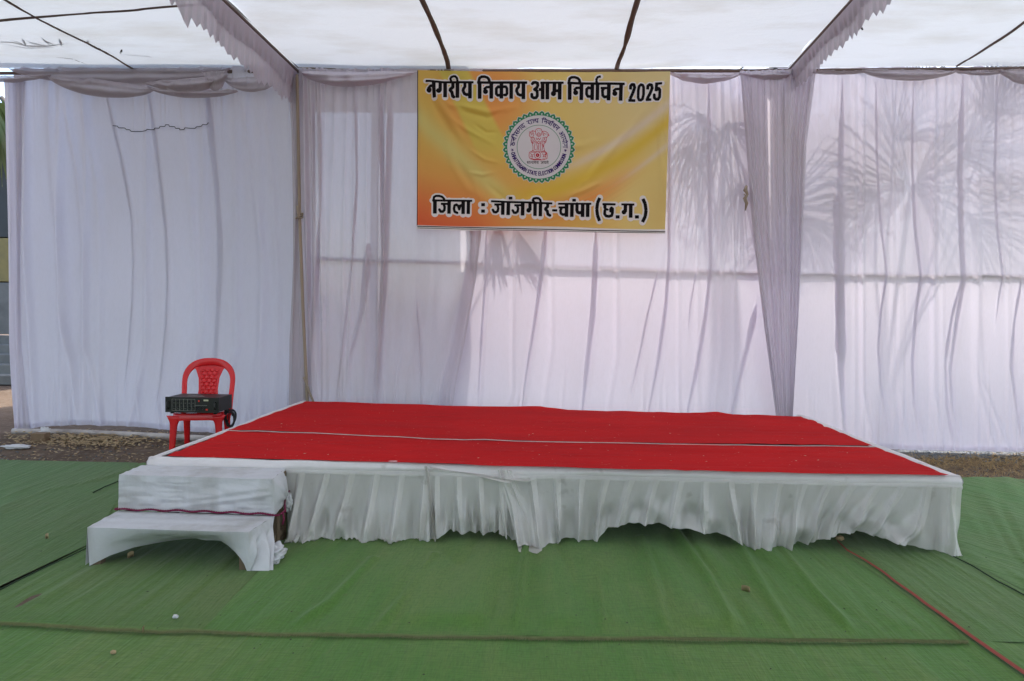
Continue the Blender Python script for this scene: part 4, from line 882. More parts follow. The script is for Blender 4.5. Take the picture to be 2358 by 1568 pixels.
# cable bundle hanging at the back right corner of the amplifier
cc = onY(527, 958, amp.location.y+.27); m = MB(); rr_ = np.random.default_rng(4)
tp = np.array([cc[0]-.035, amp.location.y+.27, ZS+.09])
for k in range(9):
    a = np.linspace(0, 2*math.pi, 30); rx, rz = rr_.uniform(.030, .052), rr_.uniform(.06, .082); ph = rr_.uniform(-.5, .5)
    xx = np.cos(a)*rx; zz2 = np.sin(a)*rz; m.tube(np.stack([cc[0]+.01+xx*math.cos(ph)-zz2*math.sin(ph)*.5, cc[1]+rr_.uniform(-.02, .02)+.012*np.sin(a*2), cc[2]-.02+zz2], -1), .0042, 6, False)
m.tube([tp, tp+[.02, .02, -.05], cc+[.0, 0, .04], cc+[.0, 0, -.02], cc+[-.02, 0, -.08]], .0042, 6); m.tube([tp+[.01, 0, 0], tp+[.045, .01, -.06], cc+[.03, 0, .0]], .004, 6)
m.tube([cc+[-.045, 0, .03], cc+[-.01, -.01, .035], cc+[.045, 0, .028]], .006, 6)
tag(m.build('cable_bundle', M['cable']), 'coiled bundle of black cable hanging behind the amplifier', 'cable')

# ------------------------------------------------------------------ printed banner
BOFF = .14
def onban(x, y, extra=0.0, wr=True):
    x = np.asarray(x, float); y = np.asarray(y, float); P = onwall(x/1.73705, y/1.73705, BOFF)   # x, y in photo pixels (4096 wide)
    return P + WN*((banner_relief(x, y) if wr else 0)+extra)[..., None]
RID = [([(1690, 290), (1705, 340), (1745, 430), (1790, 510), (1830, 570)], 15, -.013), ([(1700, 300), (1750, 400), (1800, 470), (1850, 560)], 16, .012), ([(1720, 330), (1800, 420), (1860, 430), (1960, 452), (2060, 430)], 13, .011), ([(1790, 400), (1870, 447), (1950, 470), (2010, 445)], 12, -.011),
 ([(1800, 470), (1860, 515), (1920, 548), (1970, 575)], 10, .009), ([(1820, 640), (1870, 720), (1900, 790)], 16, -.010), ([(1790, 560), (1815, 660), (1860, 740), (1930, 800)], 18, .010), ([(2300, 760), (2360, 700), (2430, 610), (2520, 500), (2600, 400), (2672, 300)], 20, .014), ([(2320, 735), (2390, 640), (2480, 540), (2580, 420), (2660, 300)], 16, -.010),
 ([(2270, 785), (2330, 765), (2400, 730)], 10, .010), ([(2050, 860), (2110, 810), (2170, 760)], 13, .007), ([(1670, 300), (1690, 470), (1680, 700)], 12, .010), ([(2655, 320), (2640, 500), (2650, 800)], 10, .008), ([(1900, 500), (1945, 530), (1985, 530)], 7, -.008), ([(1880, 600), (1940, 640), (1990, 650)], 8, .007), ([(1880, 690), (1930, 700), (1980, 690)], 8, .007),
 ([(1950, 740), (2010, 790), (2090, 830)], 12, -.008), ([(2100, 300), (2150, 340), (2260, 340), (2330, 300)], 22, .008), ([(2240, 590), (2330, 585), (2400, 560)], 14, .006)]
def banner_relief(x, y):
    d = .012*np.sin((x-1665)/1015*math.pi)*np.sin((y-280)/640*math.pi)
    for pts, w_, h in RID:
        q = np.array(pts, float); best = np.full(x.shape, 1e9); tpos = np.zeros(x.shape); L = 0; seg = np.linalg.norm(np.diff(q, axis=0), axis=1); tot = seg.sum()
        for k in range(len(q)-1):
            ab = q[k+1]-q[k]; t = np.clip(((x-q[k][0])*ab[0]+(y-q[k][1])*ab[1])/(ab@ab), 0, 1); dd = np.hypot(x-q[k][0]-t*ab[0], y-q[k][1]-t*ab[1])
            m_ = dd < best; best = np.where(m_, dd, best); tpos = np.where(m_, (L+t*seg[k])/tot, tpos); L += seg[k]
        d = d + h*np.exp(-(best/w_)**2)*np.sin(math.pi*np.clip(tpos*.86+.07, 0, 1))
    d = d*1.35
    return d + .0035*np.sin(x/31+np.sin(y/70)*2)*np.exp(-((y-300)/120)**2)
TLp, TRp, BRp, BLp = np.array([1670, 280.]), np.array([2681, 286.]), np.array([2660, 932.]), np.array([1667, 916.])
nbx, nby = 330, 220
u = np.linspace(0, 1, nbx)[None, :, None]; v = np.linspace(0, 1, nby)[:, None, None]
Q = (TLp*(1-u)+TRp*u)*(1-v) + (BLp*(1-u)+BRp*u)*v
Q[..., 1] += 5*np.sin(u[..., 0]*math.pi)*(1-v[..., 0]) + 3*np.sin(u[..., 0]*9)*v[..., 0]**4
bx, by = Q[..., 0], Q[..., 1]
# the print: soft yellow / orange ground with swooping bands
def lerp3(a, b, t): return a*(1-t[..., None]) + b*t[..., None]
U, V_ = (bx-1670)/1000, (by-283)/640
yel, ora, red, cream, lime, pale = (np.array(c, float) for c in ((.74, .50, .13), (.80, .32, .10), (.74, .12, .055), (.72, .62, .42), (.68, .62, .14), (.74, .64, .56)))
C = np.zeros(bx.shape+(3,)) + yel
C = lerp3(C, np.array([.74, .60, .22]), sstep(.25, .7, U)*(1-sstep(.45, .95, V_))*.7)
C = lerp3(C, ora, np.clip(sstep(.0, 1, 1-((U-.28)**2/.06+(V_-.16)**2/.12)), 0, 1)*.85)
C = lerp3(C, lime, (sstep(-.012, .012, (U-.085)-.30*V_)*(1-sstep(-.012, .012, (U-.205)-.33*V_)))*(1-sstep(.40, .66, V_))*.8)
C = lerp3(C, ora, sstep(.40, .95, V_+.35*(.28-U))*(1-sstep(.18, .48, U-.22*V_))*.9)
C = lerp3(C, red, sstep(.62, 1.05, V_+.5*(.10-U))*(1-sstep(.12, .42, U-.1*V_))*.95)
C = lerp3(C, np.array([.70, .62, .24]), np.exp(-((V_-(.28+1.30*U**.9))/.085)**2)*(1-sstep(.4, .55, U))*.9)
C = lerp3(C, cream,  sstep(.50, 1.0, U)*(1-sstep(.32, .62, V_))*.95)
C = lerp3(C, np.array([.80, .66, .30]), sstep(.50, .90, U)*sstep(.42, .75, V_)*.85)
C = lerp3(C, np.array([.76, .62, .26]), sstep(.30, .6, U)*(1-sstep(.55, .8, V_))*.35)
sw = V_-(.80-1.0*np.clip(U-.42, 0, 1)**1.7*1.15+ .0*U)
C = lerp3(C, np.array([.72, .52, .07]), np.exp(-((sw+.02)/.06)**2)*sstep(.25, .5, U)*.9)
C = lerp3(C, pale, np.exp(-((sw+.135)/.030)**2)*sstep(.45, .75, U)*.9)
C = lerp3(C, pale, np.exp(-((sw-.12)/.022)**2)*sstep(.72, .9, U)*.7)
C = lerp3(C, ora, np.exp(-((sw-.13)/.075)**2)*sstep(.22, .45, U)*(1-sstep(.66, .95, U))*1.0)
C = lerp3(C, np.array([.70, .45, .18]), (np.sin((sw-.1)*190) > .55)*np.exp(-((sw-.15)/.08)**2)*sstep(.3, .5, U)*(1-sstep(.7, .95, U))*.5)
C = lerp3(C, np.array([.70, .40, .10]), sstep(.70, .95, V_)*sstep(.30, .45, U)*(1-sstep(.70, .9, U))*.4)
C = lerp3(C, np.array([.70, .54, .22]), sstep(.80, 1.0, U)*sstep(.55, .8, V_)*.8)
# white hem and double black rule along the bottom, black rule at the left
rowd = (1-v[..., 0]+0*U)*640
lin = np.array([.80, .78, .76])
C = np.where((rowd < 17)[..., None], lin, C)
mbn, tb, ob = newmat('printed_banner_vinyl')
at = N(tb, 'ShaderNodeVertexColor', layer_name='print')
nb_ = noise(tb, 9, (1, 1, 1), 4, .5); bpn = N(tb, 'ShaderNodeBump', i={'Strength': .12, 'Distance': .02, 'Height': nb_})
dfn = N(tb, 'ShaderNodeBsdfPrincipled', i={'Base Color': at.outputs[0], 'Roughness': .5, 'Specular IOR Level': .2, 'Normal': bpn.outputs[0]})
trn = N(tb, 'ShaderNodeBsdfTranslucent', i={'Color': at.outputs[0], 'Normal': bpn.outputs[0]})
tb.links.new(N(tb, 'ShaderNodeMixShader', i={0: .12, 1: dfn.outputs[0], 2: trn.outputs[0]}).outputs[0], ob.inputs[0])
C = C*np.where((rowd < 17)[..., None], 1.0, np.array([1.05, 1.02, .86]))
bo = MB().grid(onban(bx, by)).build('banner', mbn)
ca = bo.data.color_attributes.new('print', 'FLOAT_COLOR', 'POINT'); ca.data.foreach_set('color', np.concatenate([C.reshape(-1, 3), np.ones((bx.size, 1))], 1).ravel())
tag(bo, 'yellow and orange printed election banner with black Hindi lettering and a round seal', 'banner')
ink = solid('black_print_ink', (.008, .006, .007), .65, .05, 10, spec=.1); white_ink = solid('white_print_ink', (.82, .78, .76), .6, .05, 10, spec=.15)
green_ink = solid('green_print_ink', (.02, .25, .10), .6, .1, 10); violet_ink = solid('violet_print_ink', (.045, .015, .15), .6, .1, 10, spec=.1); red_ink = solid('red_print_ink', (.62, .02, .04), .6, .1, 10, spec=.1); seal_ink = solid('pale_print_ink', (.74, .71, .73), .6, .05, 10, spec=.15)
# signed-distance lettering -> clipped cells lying on the banner
class Field:
    def __init__(s, x0, y0, x1, y1, st):
        s.xs = np.arange(x0, x1+st, st); s.ys = np.arange(y0, y1+st, st); s.X, s.Y = np.meshgrid(s.xs, s.ys); s.D = np.full(s.X.shape, 1e3); s.st = st
    def stroke(s, pts, w_, g=0.0, butt=False):
        q = np.array(pts, float)
        if len(q) == 1: q = np.concatenate([q, q+.01])
        r = w_/2+g
        for k in range(len(q)-1):
            a, b = q[k], q[k+1]; lo = np.minimum(a, b)-r-4; hi = np.maximum(a, b)+r+4
            i0, i1 = np.searchsorted(s.xs, [lo[0], hi[0]]); j0, j1 = np.searchsorted(s.ys, [lo[1], hi[1]])
            if i1 <= i0 or j1 <= j0: continue
            X, Y = s.X[j0:j1, i0:i1], s.Y[j0:j1, i0:i1]; ab = b-a; L = math.hypot(*ab)+1e-9; e = ab/L
            al = (X-a[0])*e[0]+(Y-a[1])*e[1]; pr = -(X-a[0])*e[1]+(Y-a[1])*e[0]
            if butt: d = np.maximum(np.abs(pr)-r, np.maximum(-al, al-L)-g)
            else: d = np.hypot(pr, al-np.clip(al, 0, L))-r
            s.D[j0:j1, i0:i1] = np.minimum(s.D[j0:j1, i0:i1], d)
        return s
    def build(s, name, mat, parent, z):
        D = s.D; ny, nx = D.shape; IN = D < 0
        full = IN[:-1, :-1] & IN[1:, :-1] & IN[:-1, 1:] & IN[1:, 1:]; anyi = IN[:-1, :-1] | IN[1:, :-1] | IN[:-1, 1:] | IN[1:, 1:]
        used = np.zeros((ny, nx), bool)
        for a in (0, 1):
            for b in (0, 1): used[a:ny-1+a, b:nx-1+b] |= full
        idx = -np.ones((ny, nx), int); idx[used] = np.arange(used.sum()); VX = list(s.X[used]); VY = list(s.Y[used])
        jj, ii = np.nonzero(full); F = np.stack([idx[jj, ii], idx[jj+1, ii], idx[jj+1, ii+1], idx[jj, ii+1]], -1).tolist()
        for j, i in zip(*np.nonzero(anyi & ~full)):
            cs = [(j, i), (j+1, i), (j+1, i+1), (j, i+1)]; poly = []
            for k in range(4):
                p, q = cs[k], cs[(k+1) % 4]; dp, dq = D[p], D[q]
                if dp < 0: poly.append((s.xs[p[1]], s.ys[p[0]]))
                if (dp < 0) != (dq < 0):
                    t = dp/(dp-dq); poly.append((s.xs[p[1]]+(s.xs[q[1]]-s.xs[p[1]])*t, s.ys[p[0]]+(s.ys[q[0]]-s.ys[p[0]])*t))
            if len(poly) >= 3:
                b = len(VX); VX += [p[0] for p in poly]; VY += [p[1] for p in poly]; F.append(list(range(b, b+len(poly))))
        return mesh_obj(name, onban(np.array(VX), np.array(VY), z), F, mat, parent)
def T(o, s_, L): return [([(o[0]+x/s_, o[1]+y/s_) for x, y in pts], w_/s_, bt) for pts, w_, bt in L]
S_, B_ = False, True
A1 = [([(92, 181), (250, 190), (400, 204), (888, 207)], 38, B_), ([(228, 195), (232, 300), (240, 457)], 60, B_), ([(228, 262), (175, 268), (140, 300)], 46, S_), ([(150, 328)], 88, S_), ([(335, 205), (335, 345)], 56, B_), ([(312, 345)], 84, S_), ([(415, 205), (418, 458)], 62, B_),
 ([(545, 215), (545, 285), (505, 318), (500, 335), (530, 372), (542, 435), (560, 448)], 54, S_), ([(622, 190), (620, 465)], 62, B_), ([(622, 185), (612, 135), (585, 107), (560, 104), (520, 117), (502, 145), (515, 180)], 38, S_), ([(828, 210), (828, 475)], 62, B_), ([(745, 220), (745, 280), (722, 312), (714, 345), (736, 395), (770, 412), (812, 406)], 50, S_),
 ([(945, 208), (1775, 213)], 42, B_), ([(988, 190), (988, 480)], 62, B_), ([(975, 180), (985, 135), (1020, 112), (1070, 110), (1115, 125), (1140, 155), (1150, 195)], 46, S_), ([(1180, 215), (1180, 478)], 62, B_), ([(1165, 283), (1105, 285), (1070, 312)], 44, S_), ([(1085, 358)], 84, S_), ([(1348, 215), (1348, 478)], 60, B_), ([(1335, 290), (1295, 278), (1264, 308), (1264, 400), (1288, 424), (1335, 420)], 48, S_), ([(1375, 280), (1420, 280), (1440, 312), (1440, 395), (1425, 418), (1400, 418)], 46, S_), ([(1510, 215), (1510, 483)], 60, B_), ([(1712, 215), (1712, 487)], 62, B_), ([(1632, 225), (1632, 285), (1606, 315), (1598, 350), (1622, 405), (1660, 422), (1700, 416)], 50, S_),
 ([(1860, 232), (1878, 212), (1915, 210), (1945, 222), (1950, 262), (1932, 300), (1895, 325)], 50, S_), ([(1895, 325), (1938, 350), (1942, 430), (1920, 464), (1880, 466), (1852, 445), (1850, 405)], 50, S_), ([(1965, 328), (2030, 328)], 48, B_), ([(2030, 205), (2030, 490)], 62, B_), ([(1990, 217), (2378, 220)], 40, B_), ([(2107, 215), (2107, 492)], 62, B_), ([(2225, 220), (2222, 370)], 62, B_), ([(2208, 396)], 86, S_), ([(2225, 350), (2320, 350)], 48, B_), ([(2312, 222), (2310, 495)], 62, B_)]
B1 = [([(700, 222), (1650, 232)], 42, B_), ([(740, 205), (738, 498)], 62, B_), ([(728, 190), (738, 148), (770, 127), (820, 124), (870, 138), (900, 170), (908, 208)], 46, S_), ([(935, 235), (930, 502)], 62, B_), ([(915, 297), (850, 300), (822, 328)], 44, S_), ([(838, 378)], 84, S_), ([(1115, 235), (1110, 502)], 60, B_), ([(1092, 305), (1050, 292), (1020, 320), (1018, 400), (1038, 440), (1085, 442)], 48, S_), ([(1200, 235), (1195, 503)], 60, B_), ([(1190, 215), (1178, 175), (1192, 130), (1215, 113), (1255, 110)], 40, B_),
 ([(1388, 235), (1380, 508)], 62, B_), ([(1250, 303), (1350, 303)], 42, B_), ([(1300, 312), (1280, 345), (1285, 425), (1312, 452), (1365, 444)], 48, S_), ([(1590, 235), (1580, 512)], 62, B_), ([(1570, 316), (1500, 320), (1470, 345)], 44, S_), ([(1485, 392)], 84, S_)]
B1n = [([(1745, 325), (1747, 265), (1770, 240), (1800, 240), (1815, 290), (1780, 390), (1738, 480)], 50, B_), ([(1747, 265), (1770, 240), (1800, 240), (1815, 290)], 50, S_), ([(1708, 505), (1825, 508)], 46, B_), ([(1918, 242), (1888, 270), (1874, 340), (1871, 460), (1888, 500), (1915, 503), (1943, 480), (1961, 400), (1962, 285), (1945, 250), (1918, 242)], 46, S_), ([(2028, 325), (2032, 265), (2060, 243), (2092, 250), (2104, 300), (2068, 390), (2022, 475)], 50, B_), ([(2032, 265), (2060, 243), (2092, 250), (2104, 300)], 50, S_), ([(1995, 496), (2088, 494)], 44, B_), ([(2150, 230), (2266, 224)], 42, B_), ([(2176, 235), (2165, 355)], 50, B_), ([(2172, 335), (2210, 308), (2228, 335), (2224, 450), (2200, 488), (2160, 488), (2136, 465), (2136, 415)], 48, S_)]
C1 = [([(130, 190), (858, 198)], 38, B_), ([(182, 170), (180, 428)], 68, B_), ([(158, 172), (165, 128), (200, 108), (260, 108), (312, 124), (345, 158), (358, 195)], 42, S_), ([(288, 252), (425, 252)], 42, B_), ([(340, 255), (358, 310), (352, 365), (325, 392), (285, 392), (262, 355)], 48, S_), ([(440, 200), (436, 432)], 64, B_), ([(695, 200), (692, 437)], 64, B_), ([(585, 415), (540, 395), (526, 340), (538, 280), (572, 266), (605, 290), (622, 350)], 46, S_), ([(622, 350), (640, 285), (680, 272)], 44, S_), ([(545, 405), (600, 418)], 36, B_), ([(790, 200), (785, 437)], 62, B_), ([(1020, 268), (1090, 268)], 58, B_), ([(1019, 384), (1088, 384)], 60, B_),
 ([(1198, 206), (2310, 246)], 38, B_), ([(1258, 265), (1395, 264)], 40, B_), ([(1312, 268), (1330, 330), (1320, 382), (1290, 406), (1254, 402), (1232, 362)], 46, S_), ([(1415, 215), (1410, 452)], 64, B_), ([(1515, 215), (1508, 457)], 66, B_), ([(1519, 148), (1587, 148)], 50, B_), ([(1620, 278), (1750, 278)], 40, B_), ([(1672, 280), (1690, 340), (1680, 392), (1650, 416), (1614, 412), (1592, 372)], 46, S_), ([(1775, 225), (1770, 465)], 66, B_), ([(1905, 230), (1905, 370)], 60, B_), ([(1880, 370)], 84, S_), ([(1998, 235), (1995, 472)], 64, B_), ([(2095, 225), (2092, 478)], 64, B_), ([(2097, 210), (2090, 180), (2062, 154), (2020, 150), (1972, 160), (1955, 190), (1980, 218)], 42, S_), ([(2225, 250), (2225, 305), (2188, 338), (2186, 352), (2220, 385), (2228, 440), (2265, 462)], 54, S_), ([(2305, 370), (2398, 372)], 42, B_)]
D1 = [([(235, 252), (840, 252)], 36, B_), ([(245, 318), (355, 318)], 40, B_), ([(302, 325), (280, 370), (288, 425), (322, 448), (370, 440)], 48, S_), ([(392, 255), (388, 488)], 66, B_), ([(490, 255), (485, 490)], 66, B_), ([(494, 188), (560, 188)], 50, B_), ([(683, 255), (680, 490)], 66, B_), ([(580, 255), (578, 370), (592, 405), (620, 415), (665, 408)], 58, S_), ([(775, 255), (772, 490)], 66, B_), ([(993, 145), (953, 230), (938, 350), (952, 460), (990, 563)], 60, B_),
 ([(1040, 258), (1280, 262)], 40, B_), ([(1085, 265), (1085, 325)], 58, B_), ([(1082, 335), (1135, 358)], 40, S_), ([(1085, 375), (1080, 435), (1108, 472), (1160, 480), (1208, 465), (1222, 420), (1225, 345), (1205, 325), (1188, 350), (1190, 385)], 52, S_), ([(1281, 488), (1352, 488)], 60, B_), ([(1382, 262), (1620, 265)], 38, B_), ([(1458, 265), (1455, 400)], 64, B_), ([(1430, 402)], 84, S_), ([(1555, 265), (1552, 505)], 68, B_), ([(1630, 488), (1703, 488)], 60, B_), ([(1774, 160), (1815, 250), (1832, 370), (1817, 480), (1767, 583)], 62, B_)]
LET1 = T((1680, 280), 4.137, A1) + T((2100, 280), 4.137, B1); LET1n = T((2100, 280), 4.137, B1n); LET2 = T((1700, 760), 4.535, C1) + T((2180, 760), 4.535, D1)
for nm, L, gw in (('title_lettering', LET1+LET1n, 5.2), ('district_lettering', LET2, 6.6)):
    ys_ = [p[1] for q in L for p in q[0]]; y0, y1 = min(ys_)-30, max(ys_)+30
    fo = Field(1672, y0, 2672, y1, 2.6); fi = Field(1672, y0, 2672, y1, 1.9)
    for pts, w_, bt in L: fo.stroke(pts, w_, gw, False if bt is False else False); fi.stroke(pts, w_, 0, bt)
    fo.build(nm+'_outline', white_ink, bo, .0015); fi.build(nm, ink, bo, .0030)
fr_ = Field(1664, 280, 2684, 940, 1.3)
fr_.stroke([(1669, 905), (2050, 914), (2400, 922), (2661, 926)], 3.2, 0, B_); fr_.stroke([(1669, 911.5), (2050, 920.5), (2400, 928.5), (2661, 931.5)], 2.0, 0, B_); fr_.stroke([(1671, 286), (1671.5, 500), (1670, 600)], 3.0, 0, B_)
fr_.build('rule_line', ink, bo, .0015)
# round seal
EC = np.array([2155.7, 589.2]); k_ = 4.611
def polar(r, deg): a = math.radians(deg); return (EC[0]+r/k_*math.sin(a), EC[1]-r/k_*math.cos(a))
f = Field(EC[0]-152, EC[1]-152, EC[0]+152, EC[1]+152, 2.0)
RR_ = np.hypot(f.X-EC[0], f.Y-EC[1])
AA = np.degrees(np.arctan2(f.X-EC[0], -(f.Y-EC[1]))); cell = 360/36; am = (AA/cell-np.floor(AA/cell)-.5)*cell; lat = np.radians(am)*RR_; rad = RR_-126
petal = np.maximum(np.hypot(lat*1.0, (RR_-131))-11.2, -1e3); tip = np.maximum(np.abs(lat)+(RR_-131)*1.05-15.0, 131-RR_-4); petal = np.minimum(petal, np.maximum(tip, np.abs(lat)-10))
f.D = np.minimum(petal-2.6, RR_-127); f.build('seal_disc', seal_ink, bo, .0015)
f2 = Field(EC[0]-152, EC[1]-152, EC[0]+152, EC[1]+152, 1.25); RR_ = np.hypot(f2.X-EC[0], f2.Y-EC[1]); AA = np.degrees(np.arctan2(f2.X-EC[0], -(f2.Y-EC[1]))); am = (AA/cell-np.floor(AA/cell)-.5)*cell; lat = np.radians(am)*RR_
petal = np.hypot(lat, (RR_-131))-11.2; tip = np.maximum(np.maximum(np.abs(lat)+(RR_-131)*1.05-15.0, 131-RR_-4), np.abs(lat)-10); petal = np.minimum(petal, tip); petal = np.maximum(petal, 126.4-RR_); petal = np.maximum(petal, 3.2-np.hypot(lat, RR_-132))
f2.D = np.minimum(petal, np.abs(RR_-87)-.95); f2.build('seal_petals', green_ink, bo, .0030)
# skeleton letters (y up, headline at 1), drawn along the ring
DEV = {'chha': (.62, [[(0, 1), (.62, 1)], [(.2, 1), (.2, .75), (.35, .68)], [(.35, .68), (.1, .55), (.1, .2), (.3, .05), (.5, .2), (.5, .5), (.38, .55), (.34, .4)]]), 'tta': (.75, [[(0, 1), (.75, 1)], [(.5, 1), (.5, 0)], [(.5, .7), (.28, .65), (.2, .4), (.3, .15)], [(.5, .55), (.05, .55)]]), 'ii': (.28, [[(0, 1), (.28, 1)], [(.14, 1), (.14, 0)], [(.14, 1), (.05, 1.3), (-.25, 1.25), (-.3, 1)]]), 'sa': (.62, [[(0, 1), (.62, 1)], [(.5, 1), (.5, 0)], [(.18, 1), (.18, .65), (.05, .5), (.3, .05)], [(.15, .5), (.5, .5)]]), 'ga': (.55, [[(0, 1), (.55, 1)], [(.42, 1), (.42, 0)], [(.18, 1), (.18, .35), (.05, .35)]]), 'ddha': (.55, [[(0, 1), (.55, 1)], [(.3, 1), (.3, .8), (.08, .6), (.08, .25), (.35, .1), (.45, .35), (.3, .45)], [(.5, -.08), (.52, -.1)]]),
 'ra': (.42, [[(0, 1), (.42, 1)], [(.25, 1), (.25, .65), (.08, .5), (.35, .05)]]), 'aa': (.25, [[(0, 1), (.25, 1)], [(.12, 1), (.12, 0)]]), 'jya': (.85, [[(0, 1), (.85, 1)], [(.3, .65), (.05, .65)], [(.2, .65), (.25, .3), (.1, .15)], [(.3, .65), (.5, .65)], [(.5, 1), (.5, .5), (.5, .2), (.75, .25)], [(.75, 1), (.75, 0)]]), 'i': (.28, [[(0, 1), (.28, 1)], [(.12, 1), (.12, 0)], [(.12, 1), (.15, 1.3), (.45, 1.3), (.55, 1)]]), 'na': (.5, [[(0, 1), (.5, 1)], [(.4, 1), (.4, 0)], [(.4, .6), (.12, .6), (.12, .4), (.2, .35)]]), 'va': (.5, [[(0, 1), (.5, 1)], [(.4, 1), (.4, 0)], [(.4, .65), (.15, .7), (.08, .45), (.2, .25), (.4, .35)]]), 'raa': (.25, [[(0, 1), (.25, 1)], [(.12, 1), (.12, 0)], [(.1, 1), (.02, 1.2), (.2, 1.35)]]), 'cha': (.52, [[(0, 1), (.52, 1)], [(.42, 1), (.42, 0)], [(.05, .7), (.35, .7)], [(.2, .7), (.15, .3), (.42, .25)]]), 'a': (.72, [[(.12, .95), (.3, .95), (.3, .6), (.12, .55), (.32, .45), (.3, .1), (.05, .15)], [(.3, .5), (.58, .5)], [(.58, 1), (.58, 0)], [(.45, 1), (.72, 1)]]), 'ya': (.52, [[(0, 1), (.52, 1)], [(.42, 1), (.42, 0)], [(.12, 1), (.16, .65), (.08, .4), (.2, .25), (.42, .3)]]), 'o': (.27, [[(0, 1), (.27, 1)], [(.13, 1), (.13, 0)], [(.13, 1), (-.05, 1.3)]]), 'ta': (.5, [[(0, 1), (.5, 1)], [(.4, 1), (.4, 0)], [(.4, .6), (.15, .6), (.08, .35), (.2, .1)]]), 'tya': (.75, [[(0, 1), (.75, 1)], [(.3, .6), (.12, .55), (.1, .3), (.2, .15)], [(.3, .6), (.45, .6), (.45, .25), (.65, .3)], [(.65, 1), (.65, 0)]]), 'ma': (.55, [[(0, 1), (.55, 1)], [(.45, 1), (.45, 0)], [(.15, 1), (.15, .25), (.05, .3)], [(.1, .45), (.45, .45)]]), 'e': (.0, [[(-.12, 1), (-.3, 1.3)]]), 'ja': (.62, [[(0, 1), (.62, 1)], [(.5, 1), (.5, 0)], [(.5, .6), (.15, .6)], [(.3, .6), (.35, .3), (.2, .1), (.08, .25)]]), ' ': (.42, [])}
LAT = {'C': [[(.8, .8), (.5, 1), (.15, .8), (.15, .2), (.5, 0), (.8, .2)]], 'H': [[(.1, 0), (.1, 1)], [(.8, 0), (.8, 1)], [(.1, .5), (.8, .5)]], 'A': [[(.05, 0), (.45, 1), (.85, 0)], [(.2, .35), (.7, .35)]], 'T': [[(.05, 1), (.85, 1)], [(.45, 1), (.45, 0)]], 'I': [[(.2, 0), (.2, 1)]], 'S': [[(.75, .85), (.45, 1), (.15, .8), (.2, .58), (.7, .42), (.75, .18), (.45, 0), (.1, .15)]], 'G': [[(.8, .8), (.5, 1), (.15, .8), (.15, .2), (.5, 0), (.8, .2), (.8, .45), (.5, .45)]], 'R': [[(.12, 0), (.12, 1), (.6, 1), (.75, .78), (.6, .52), (.12, .52)], [(.5, .52), (.8, 0)]], 'E': [[(.75, 1), (.12, 1), (.12, 0), (.75, 0)], [(.12, .52), (.65, .52)]], 'L': [[(.12, 1), (.12, 0), (.72, 0)]], 'O': [[(.45, 1), (.12, .8), (.12, .2), (.45, 0), (.8, .2), (.8, .8), (.45, 1)]], 'N': [[(.1, 0), (.1, 1), (.8, 0), (.8, 1)]], 'M': [[(.1, 0), (.1, 1), (.5, .3), (.9, 1), (.9, 0)]], ' ': []}
ft = Field(EC[0]-128, EC[1]-128, EC[0]+128, EC[1]+128, .95)
HIN = ['chha', 'tta', 'ii', 'sa', 'ga', 'ddha', ' ', 'ra', 'aa', 'jya', ' ', 'i', 'na', 'va', 'raa', 'cha', 'na', ' ', 'a', 'aa', 'ya', 'o', 'ga']
tot = sum(DEV[c][0] for c in HIN); a0_, a1_ = -88, 92.5; px = 0; R0, Hh = 446, 74
for c in HIN:
    for st in DEV[c][1]: ft.stroke([polar(R0+y*Hh, a0_+(px+x)/tot*(a1_-a0_)) for x, y in st], 3.0)
    px += DEV[c][0]
ENG = 'CHHATTISGARH STATE ELECTION COMMISSION'; wl_ = [.5 if c == ' ' else .48 if c == 'I' else 1.12 if c == 'M' else 1.0 for c in ENG]; tot = sum(wl_); px = 0; e0, e1 = 258.5, 105.0
for c, w_ in zip(ENG, wl_):
    for st in LAT[c]: ft.stroke([polar(522-y*66, e0+(px+x*(1.0 if c != 'I' else 1))/tot*(e1-e0)) for x, y in st], 2.9)
    px += w_
for ang in (263.5, 97.5):
    c = np.array(polar(492, ang))
    for k in range(5):
        a = math.radians(ang+72*k); ft.stroke([c, (c[0]+5.2*math.sin(a), c[1]-5.2*math.cos(a))], 2.2)
    ft.stroke([c], 5)
ft.build('seal_lettering', violet_ink, bo, .0030)
fm = Field(EC[0]-60, EC[1]+44, EC[0]+55, EC[1]+82, .95); px = 0
MOT = ['sa', 'tya', 'ma', 'e', 'va', ' ', 'ja', 'ya', 'ta', 'e']; tot = sum(DEV[c][0] for c in MOT)
for c in MOT:
    for st in DEV[c][1]: fm.stroke([(1980+(588+(px+x)/tot*400)/k_, 420+(1092-y*46)/k_) for x, y in st], 1.5)
    px += DEV[c][0]
fm.build('motto_lettering', ink, bo, .0030)
fl_ = Field(EC[0]-50, EC[1]-85, EC[0]+50, EC[1]+62, 1.0)
